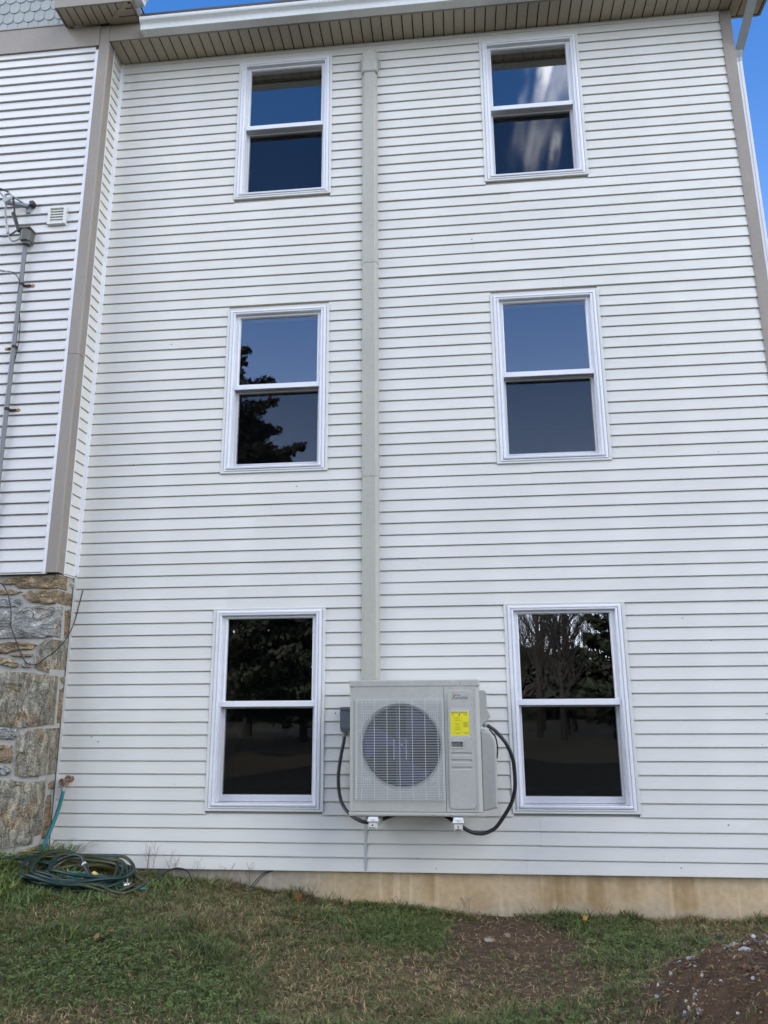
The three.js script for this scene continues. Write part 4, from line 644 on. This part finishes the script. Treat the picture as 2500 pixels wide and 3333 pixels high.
{
  const r = rngOf(31), list = [[], [], []], straw = [], clover = [];
  const inView = (x, z) => x > -2.5 - (3.0 - z) * 0.75 - 0.2 && x < 1.6 + (2.4 - z) * 0.62 + 0.15;
  const green = [0.095, 0.132, 0.022], olive = [0.150, 0.136, 0.036], tan = [0.47, 0.36, 0.175], brown = [0.18, 0.122, 0.056];
  let made = 0;
  for (let i = 0; i < 150000; i++) {
    const x = -5 + r() * 9, z = 0.0 + r() * 3.1; if (!inView(x, z)) { r(); continue; }
    const d = clamp(dirtAt(x, z)); if (r() < d * 0.94) continue; if (x < -3.34 && z < 0.30) continue;
    const g = greenAt(x, z) + 0.35 * (r() - 0.5), dry = r(); let c;
    if (dry < 0.26 - 0.20 * g + 0.2 * d) c = tan; else if (dry < 0.44 - 0.28 * g + 0.2 * d) c = brown; else c = g > 0.5 ? green : olive;
    const v = 0.65 + 0.7 * r(), s = (0.6 + 0.6 * r()) * (1 - 0.4 * d) * (c === green ? 1.1 : 0.9) * (z < 0.12 ? 1.3 : 1) * (0.75 + 0.75 * smooth(-0.1, 0.55, fbm(x * 3.1, z * 3.1, 6.6, 3))) * (r() < 0.025 && c === green ? 1.7 : 1.08);
    list[Math.floor(r() * 3)].push({ x, y: groundH(x, z) - 0.004, z, ry: r() * 6.28, rx: (r() - 0.5) * 0.3, s, c: c.map((k) => k * v) }); made++;
  }
  const tufts = [bladeTuft(8, 0.052, 0.020, 0.0020, 11, 1.2), bladeTuft(7, 0.045, 0.028, 0.0018, 12, 1.7), bladeTuft(6, 0.066, 0.018, 0.0023, 13, 1.1)];
  const mat = LEAF(0.62); list.forEach((l, i) => inst('grass', tufts[i], mat, l, ['short green and brown lawn grass in front of the wall', 'thin mixed lawn grass in front of the wall', 'taller lawn grass blades in front of the wall'][i], 'grass'));
  // dead straw lying flat
  for (let i = 0; i < 46000; i++) { const x = -5 + r() * 9, z = r() * 3.1; if (!inView(x, z) || (x < -3.34 && z < 0.30)) continue; const d = clamp(dirtAt(x, z)); if (r() < greenAt(x, z) * 0.65) continue; if (r() < d * 0.6) continue; const v = 0.6 + 0.8 * r(), m = moundAt(x, z); if (m > 0.3 && r() < 0.35) continue; straw.push({ x, y: groundH(x, z) + 0.006 + 0.020 * r() * (1 - d), z, ry: r() * 6.28, rz: (r() - 0.5) * 0.5, rx: 0, s: 0.5 + r() * 0.9, c: (r() < 0.6 ? [0.50, 0.37, 0.19] : [0.22, 0.14, 0.07]).map((k) => k * v) }); }
  const sg = new THREE.BufferGeometry(); sg.setAttribute('position', new THREE.Float32BufferAttribute([-0.03, 0, 0, 0, 0.006, -0.0014, 0, 0.006, 0.0014, 0.03, 0.001, 0.002, 0, 0.006, 0.0014, 0, 0.006, -0.0014], 3)); sg.computeVertexNormals();
  inst('dead_grass', sg, std([1, 1, 1], 0.8), straw, 'dry straw coloured dead grass lying over the lawn', 'dead grass');
  // clover and small broad leaves
  const leaf = []; for (let k = 0; k < 3; k++) { const a = k * 2.094, c = Math.cos(a), s = Math.sin(a); const P = (u, v, y) => [c * u - s * v, y, s * u + c * v]; leaf.push([P(0.001, 0, 0), P(0.008, -0.006, 0.003), P(0.014, 0, 0.001), P(0.008, 0.006, 0.003)]); }
  const cg = tris(leaf);
  for (let i = 0; i < 70000; i++) { const x = -5 + r() * 9, z = r() * 3.1; if (!inView(x, z) || (x < -3.34 && z < 0.30)) continue; const g = greenAt(x, z), d = clamp(dirtAt(x, z)); if (r() > 0.8 * smooth(0.42, 0.9, g) + 0.10 || r() < d) continue; const v = 0.6 + 0.8 * r(); clover.push({ x, y: groundH(x, z) + 0.012 + 0.026 * r(), z, ry: r() * 6.28, rx: (r() - 0.5) * 0.9, rz: (r() - 0.5) * 0.9, s: 0.7 + r() * 1.0, c: [0.094 * v, 0.142 * v, 0.022 * v] }); }
  inst('clover', cg, mat, clover, 'low green clover leaves scattered through the lawn', 'clover');
  // soil crumbs and gravel on the mound
  const crumbs = [], gravel = [], rock = new THREE.DodecahedronGeometry(0.5, 0); { const p = rock.attributes.position; for (let i = 0; i < p.count; i++) { const x = p.getX(i), y = p.getY(i), z = p.getZ(i), k = 1 + 0.45 * noise(x * 3, y * 3, z * 3); p.setXYZ(i, x * k, y * k * 0.75, z * k); } rock.computeVertexNormals(); }
  for (let i = 0; i < 42000; i++) { const x = -0.6 + r() * 3.4, z = 0.1 + r() * 2.8, d = dirtAt(x, z); if (r() > d || d < 0.2) continue; const v = 0.6 + 0.8 * r(), s = 0.004 + 0.018 * r() * r() * r() * (0.6 + 1.4 * moundAt(x, z)); crumbs.push({ x, y: groundH(x, z) + s * 0.15, z, ry: r() * 6.28, rx: r() * 3, rz: r() * 3, s, c: [0.125 * v, 0.074 * v, 0.038 * v] }); }
  inst('dirt', rock, std([1, 1, 1], 0.95), crumbs, 'loose brown soil crumbs on the bare patches and the mound', 'dirt');
  const tones = [[0.24, 0.25, 0.26], [0.36, 0.36, 0.35], [0.32, 0.27, 0.21], [0.13, 0.14, 0.16], [0.22, 0.15, 0.10], [0.44, 0.42, 0.40]];
  for (let i = 0; i < 15000; i++) { const x = 0.9 + r() * 1.9, z = 0.75 + r() * 2.1, m = moundAt(x, z); if (m < 0.25) continue; const k = 0.5 + 0.9 * fbm(x * 3.2, z * 3.2, 8.8, 3) - 0.25 + 0.35 * smooth(1.2, 1.9, x); if (r() > smooth(0.34, 0.74, k) * 0.55 + 0.035) continue; const v = 0.6 + 0.6 * r(), s = 0.008 + 0.024 * r() * r(); gravel.push({ x, y: groundH(x, z) + s * 0.12, z, ry: r() * 6.28, rx: r() * 0.9, rz: r() * 0.9, s, sy: s * (0.6 + 0.4 * r()), c: tones[Math.floor(r() * tones.length)].map((q) => q * v) }); }
  inst('gravel', rock, std([1, 1, 1], 0.8, {}), gravel, 'grey and white gravel mixed into the brown soil mound', 'gravel');
  // single stones one can point to
  const stones = [[1.245, 1.34, 0.052, 0, 'blue grey stone near the top of the soil mound'], [1.30, 1.43, 0.038, 1, 'pale grey stone below the blue one on the mound'], [1.12, 1.40, 0.036, 1, 'light stone on the left slope of the soil mound'], [1.50, 1.36, 0.040, 2, 'tan stone on the mound close to the frame edge'], [1.46, 1.60, 0.055, 1, 'largest pale stone in the gravel of the mound'], [0.121, 0.605, 0.060, 2, 'flat cream stone lying on the bare dirt patch'], [0.245, 0.50, 0.050, 4, 'brown stone behind the cream one on the dirt'], [0.700, 0.06, 0.055, 2, 'buff stone in the grass against the foundation']];
  stones.forEach(([x, z, s, t, label], i) => { const g = rock.clone(); g.scale(s * 1.3, s * (i === 5 ? 0.45 : 0.8), s); g.rotateY(i * 1.3); const y = groundH(x, z); g.translate(x, y + s * 0.15, z); solo('loose_stone', g, std(tones[t], 0.85, { bumpMap: grime, bumpScale: 0.004 }), label, 'stone', [x, y, z]); });
  const dg = mergeGeometries([[0, 0, 0.06], [0.05, 0.02, 0.05], [-0.05, 0.01, 0.045], [0.02, -0.03, 0.05], [-0.02, 0.04, 0.04]].map(([dx, dz, s]) => rock.clone().scale(s, s * 0.8, s).rotateY(dx * 40).translate(1.64 + dx, groundH(1.64, 0.42) + 0.012, 0.42 + dz)));
  solo('soil_clod', dg, std([0.028, 0.022, 0.022], 0.9), 'dark clump of soil in the grass near the right foundation', 'soil clod', [1.64, groundH(1.64, 0.42), 0.42]);
  // fallen leaves
  const leafGeo = (w) => { const s = new THREE.Shape(); s.moveTo(0, -0.5); s.quadraticCurveTo(0.42, -0.25, 0.30, 0.08); s.lineTo(0.46, 0.22); s.lineTo(0.18, 0.26); s.lineTo(0, 0.56); s.lineTo(-0.16, 0.26); s.lineTo(-0.44, 0.20); s.lineTo(-0.28, 0.05); s.quadraticCurveTo(-0.40, -0.25, 0, -0.5); const g = new THREE.ShapeGeometry(s, 6); const p = g.attributes.position; for (let i = 0; i < p.count; i++) p.setZ(i, 0.5 * p.getX(i) * p.getX(i) + 0.12 * Math.sin(p.getY(i) * 5)); return g.scale(w, w, w); };
  const OR = [0.30, 0.13, 0.035], YE = [0.42, 0.27, 0.04], BRN = [0.16, 0.085, 0.045];
  for (const [x, z, w, c, rx, label] of [[-1.285, 0.17, 0.075, OR, -0.5, 'orange fallen leaf standing against the foundation'], [-1.235, 0.20, 0.05, BRN, -0.7, 'small brown leaf beside the orange leaf at the foundation'], [-1.20, 0.64, 0.085, YE, -1.25, 'curled yellow leaf on the lawn in front of the orange one'], [-1.14, 0.58, 0.08, OR, -1.1, 'rusty leaf lying behind the curled yellow one'], [0.82, 0.16, 0.055, YE, -1.2, 'yellow leaf in the grass below the right window'], [0.32, 0.12, 0.035, YE, -0.9, 'tiny yellow leaf at the top edge of the dirt patch'], [-0.93, 0.12, 0.05, BRN, -0.6, 'dark brown leaf against the stained concrete'], [-2.20, 1.45, 0.05, BRN, -1.3, 'brown leaf lying among the green clover'], [-0.25, 1.85, 0.06, BRN, -1.35, 'pale brown leaf on the dry lawn in the foreground']]) {
    const y = groundH(x, z); const g = leafGeo(w); g.rotateX(rx); g.rotateY(x * 7); g.translate(x, y + 0.042, z); solo('fallen_leaf', g, std(c, 0.7), label, 'leaf', [x, y, z]);
  }
}
// a scatter of small dry leaves, alike
{
  const r = rngOf(611), g0 = new THREE.CircleGeometry(0.018, 7).scale(1, 0.62, 1); { const p = g0.attributes.position; for (let i = 0; i < p.count; i++) p.setZ(i, 14 * p.getX(i) * p.getX(i) + 10 * p.getY(i) * p.getY(i)); g0.computeVertexNormals(); }
  const m = std([0.20, 0.115, 0.055], 0.75); let first = null;
  for (let i = 0; i < 22; i++) { const z = 0.2 + r() * 1.8, x = -2.5 + r() * 3.3, y = groundH(x, z) + 0.036; const o = first ? first.clone() : solo('dry_leaf', g0, m, 'small dry brown leaf scattered on the lawn', 'leaf', null, 'small dry leaves on the lawn'); if (first) { o.name = numbered('dry_leaf'); scene.add(o); } first ??= o; o.position.set(x, y, z); o.rotation.set(-1.2 + (r() - 0.5) * 0.9, r() * 6.28, r() * 6.28, 'YXZ'); const k = 0.7 + r() * 0.8; o.scale.set(k, k, k); }
}
// long grass at the corner and dry weeds along the wall
{
  const M1 = std([0.150, 0.205, 0.045], 0.5), M2 = std([0.095, 0.150, 0.036], 0.5), DRY = std([0.18, 0.13, 0.075], 0.8);
  const clump = (x, z, n, h, sp, mat, label, seed, lean) => { const g = bladeTuft(Math.round(n * 2.6), h, sp, 0.0050, seed, lean); const y = groundH(x, z) - 0.01; g.translate(x, y, z); solo('grass_clump', g, mat, label, 'grass clump', [x, y, z], null); };
  clump(-3.22, 0.16, 90, 0.30, 0.13, M1, 'long green grass growing at the corner of house and wing', 51, 1.2);
  clump(-3.62, 0.45, 150, 0.26, 0.22, M1, 'dense long grass at the foot of the stone base', 52, 1.5);
  clump(-3.42, 0.70, 70, 0.17, 0.18, M1, 'long grass spilling over the left side of the hose coil', 53, 1.5);
  clump(-3.30, 0.86, 110, 0.15, 0.16, M1, 'ragged long grass left of the fine tuft before the coil', 57, 1.3);
  clump(-2.66, 0.80, 60, 0.10, 0.16, M2, 'short ragged grass against the front of the coil', 58, 1.2);
  clump(-2.30, 0.30, 60, 0.11, 0.18, M2, 'ragged grass beneath the arching black cord', 59, 1.2);
  clump(-2.93, 0.52, 30, 0.16, 0.10, M1, 'grass growing through the middle of the hose coil', 54, 1.0);
  clump(-2.52, 0.52, 34, 0.14, 0.09, M2, 'grass tuft inside the right end of the hose coil', 55, 1.2);
  clump(-3.02, 0.92, 120, 0.10, 0.17, M2, 'fine green grass tuft in front of the hose coil', 56, 0.9);
  const r = rngOf(88);
  const weed = (x, z, h, n, label) => { const y = groundH(x, z), gs = []; for (let i = 0; i < n; i++) { const a = r() * 6.28, l = h * (0.6 + 0.5 * r()), dx = Math.cos(a) * 0.05 * (0.4 + r()), bx = x + (r() - 0.5) * 0.1; gs.push(tube([[bx, y - 0.01, z], [bx + dx * 0.3, y + l * 0.5, z + 0.01], [bx + dx * 1.3, y + l, z + 0.01 + r() * 0.02]], 0.0011, 8, 4)); for (let k = 0; k < 3; k++) { const t = 0.45 + 0.18 * k, px = bx + dx * t, py = y + l * t, s = r() < 0.5 ? -1 : 1; gs.push(tube([[px, py, z + 0.01], [px + s * 0.02, py + 0.025 + 0.02 * r(), z + 0.012], [px + s * 0.035, py + 0.035 + 0.04 * r(), z + 0.015]], 0.0008, 5, 3)); } } solo('dry_weed', merge(gs), DRY, label, 'weed', [x, y, z]); };
  weed(-2.50, 0.06, 0.24, 6, 'thin dry weed standing right behind the hose coil'); weed(-2.32, 0.05, 0.20, 5, 'dry weed beside the black cord arch'); weed(-2.13, 0.05, 0.15, 3, 'short dry weed right of the black cord arch'); weed(-1.92, 0.05, 0.17, 3, 'single dry weed stalks under the left window corner'); weed(-1.70, 0.05, 0.20, 4, 'dry weed stems next to the pair of cords'); weed(-1.22, 0.05, 0.10, 4, 'low dry weed near the orange leaf'); weed(-0.98, 0.05, 0.09, 3, 'low dry weed by the stained concrete below the unit'); weed(-0.05, 0.05, 0.13, 5, 'brown weed before the bare dirt patch at the foundation'); weed(0.46, 0.05, 0.09, 4, 'small weed on the far edge of the dirt patch'); weed(0.95, 0.05, 0.11, 4, 'green grey weed below the right lower window'); weed(-0.56, 0.05, 0.08, 3, 'short weed below the left bracket of the unit');
}

// ------------------------------------------------------------------ trees across the yard, mirrored in the glass
{
  const BARK = std([0.024, 0.022, 0.020], 0.9, { map: grime });
  function limbs(parent, base, h, r0, spread, n, seed, up) {
    const r = rngOf(seed), gs = [rod(base, [base[0] + (r() - 0.5) * 0.6, base[1] + h * 0.62, base[2] + (r() - 0.5) * 0.6], r0, r0 * 0.45, 8)], tips = [];
    const grow = (p, dir, len, rad, depth) => {
      const q = [p[0] + dir[0] * len, p[1] + dir[1] * len, p[2] + dir[2] * len]; gs.push(rod(p, q, rad, rad * 0.62, depth > 1 ? 5 : 3)); tips.push(q);
      if (depth <= 0) return; const k = 3; for (let i = 0; i < k; i++) { const d = [dir[0] + (r() - 0.5) * 1.3, dir[1] + (r() - 0.5) * 0.9 + up, dir[2] + (r() - 0.5) * 1.3], m = Math.hypot(...d); grow(i ? [lerp(p[0], q[0], 0.4 + 0.5 * r()), lerp(p[1], q[1], 0.55), lerp(p[2], q[2], 0.55)].map((v, a) => lerp(p[a], q[a], 0.30 + 0.2 * i)) : q, d.map((v) => v / m), len * (0.6 + 0.2 * r()), rad * 0.55, depth - 1); }
    };
    for (let i = 0; i < n; i++) { const a = i * 2.4 + r(), t = 0.16 + 0.46 * (i / n), y = base[1] + h * t; const d = [Math.cos(a), 0.55 + up + 0.5 * r(), Math.sin(a)], m = Math.hypot(...d); grow([base[0], y, base[2]], d.map((v) => v / m), spread * (1.05 - 0.5 * t) * (0.6 + 0.4 * r()), r0 * 0.32, 4); }
    return [gs, tips];
  }
  const bare = (x, z, h, seed, label) => { const y = groundH(x, z) - 0.05, t = thing('bare_tree', label, 'tree', [x, y, z]); const [gs] = limbs(t, [x, y, z], h, 0.10 + h * 0.005, h * 0.17, 16, seed, 0.45); part(t, 'trunk', gs.slice(0, 1), BARK); part(t, 'branches', gs.slice(1), BARK); };
  const spots = [[3.4, 30, 11, 1, 'bare thin branched tree mirrored in the lower right window'], [5.0, 33, 12.5, 2, 'tallest bare tree mirrored in the lower right window'], [6.6, 29, 10.5, 3, 'bare tree mirrored at the right edge of the lower right window'], [4.4, 39, 12, 4, 'farther bare tree behind the mirrored trunks'], [1.9, 33, 10, 5, 'bare tree mirrored at the left edge of the lower right window'], [5.9, 37, 11, 8, 'bare tree in the thicket mirrored right of the tallest trunk'], [2.7, 37, 11, 9, 'bare tree in the thicket mirrored left of the tallest trunk'], [4.1, 27, 8, 10, 'small bare tree in front of the mirrored thicket'], [-5.3, 30, 10.5, 6, 'bare tree mirrored beside the dark tree in the lower left window'], [-7.2, 35, 11, 7, 'bare tree seen mirrored past the dark tree'], [-6.2, 33, 10, 11, 'bare tree between two others in the lower left mirror image'], [-4.4, 34, 11, 12, 'bare tree at the right edge of the lower left mirror image']];
  for (const q of spots) bare(...q);
  // evergreens: trunk, branches and a crown of small sprays
  const lg = tris([[[-0.13, 0, 0], [0, 0.03, -0.055], [0.16, 0, 0], [0, 0.03, 0.055]], [[-0.09, -0.02, 0.06], [0, 0.0, 0.015], [0.10, -0.02, 0.07], [0, -0.01, 0.12]]]);
  function evergreen(name, X, Z, H, rad, nb, dens, seed, label) {
    const y0 = groundH(X, Z) - 0.05, tree = thing(name, label, 'tree', [X, y0, Z]);
    part(tree, 'trunk', rod([X, y0, Z], [X, y0 + H, Z], 0.34 * H / 17, 0.05, 10), BARK);
    const r = rngOf(seed), leaf = [], br = [];
    for (let i = 0; i < nb; i++) {
      const t = Math.pow(i / nb, 0.9), y = y0 + 0.09 * H + t * H * 0.9, L = (rad * (1 - 0.86 * t) + 0.4) * (0.62 + 0.5 * r()), a = i * 2.399 + r() * 0.6; const tip = [X + Math.cos(a) * L, y + (0.05 + 0.2 * r()) * L, Z + Math.sin(a) * L]; br.push(rod([X, y - 0.2, Z], tip, 0.045, 0.010, 4));
      const n = Math.floor((30 + L * 46) * dens); const fine = dens > 1.5 ? 0.62 : 1; for (let k = 0; k < n; k++) { const s = 0.12 + 0.88 * Math.sqrt(r()), w = 0.44 * (1.1 - s) + 0.15; leaf.push({ x: lerp(X, tip[0], s) + (r() - 0.5) * w * 1.8, y: lerp(y - 0.2, tip[1], s) + (r() - 0.62) * w, z: lerp(Z, tip[2], s) + (r() - 0.5) * w * 1.8, ry: r() * 6.28, rx: (r() - 0.5) * 2.4, rz: (r() - 0.5) * 2.4, s: (0.7 + r() * 0.8) * fine, c: [0.014, 0.020, 0.009].map((q) => q * (0.6 + 0.8 * r())) }); }
    }
    part(tree, 'branches', br, BARK);
    const im = new THREE.InstancedMesh(lg, std([1, 1, 1], 0.75), leaf.length); im.name = 'crown'; const M = new THREE.Matrix4(), q = new THREE.Quaternion(), e = new THREE.Euler(), c = new THREE.Color(); leaf.forEach((t, i) => { e.set(t.rx, t.ry, t.rz); q.setFromEuler(e); M.compose(new THREE.Vector3(t.x - X, t.y - y0, t.z - Z), q, new THREE.Vector3(t.s, t.s, t.s)); im.setMatrixAt(i, M); im.setColorAt(i, c.setRGB(...t.c)); }); im.userData.kind = 'stuff'; im.castShadow = true; tree.add(im);
  }
  evergreen('evergreen_tree', -8.9, 18, 14.2, 6.9, 300, 1.7, 9, 'large dark evergreen tree mirrored in the left windows');
  evergreen('evergreen_tree', -6.7, 26, 9, 3.0, 90, 0.8, 19, 'smaller evergreen mirrored behind the large one in the lower left window');
  evergreen('evergreen_tree', -10.5, 31, 12, 3.8, 110, 0.9, 39, 'farthest evergreen mirrored at the left edge of the lower left window');
  evergreen('evergreen_tree', 6.9, 27, 9, 2.4, 80, 0.8, 29, 'evergreen mirrored in the upper right of the lower right window');
  // far wood at the end of the field
  const wood = [], rr = rngOf(14); for (let i = 0; i < 16000; i++) { const a = (rr() - 0.5) * 2.6, d = 62 + rr() * 14, x = Math.sin(a) * d, z = Math.cos(a) * d, h = 5.0 + 2.2 * noise(x * 0.09, z * 0.09, 3) + 0.9 * noise(x * 0.4, z * 0.4, 8); wood.push({ x, y: -0.5 + rr() * Math.max(h, 0.6), z, ry: rr() * 6.28, rx: rr() * 3, rz: rr() * 3, s: 5 + rr() * 4, c: [0.018, 0.019, 0.011].map((q) => q * (0.6 + 0.9 * rr())) }); }
  inst('far_woods', lg, std([1, 1, 1], 0.8), wood, 'far dark wood edge across the field, mirrored in the lower windows', 'woods');
}

renderer.render(scene, camera);
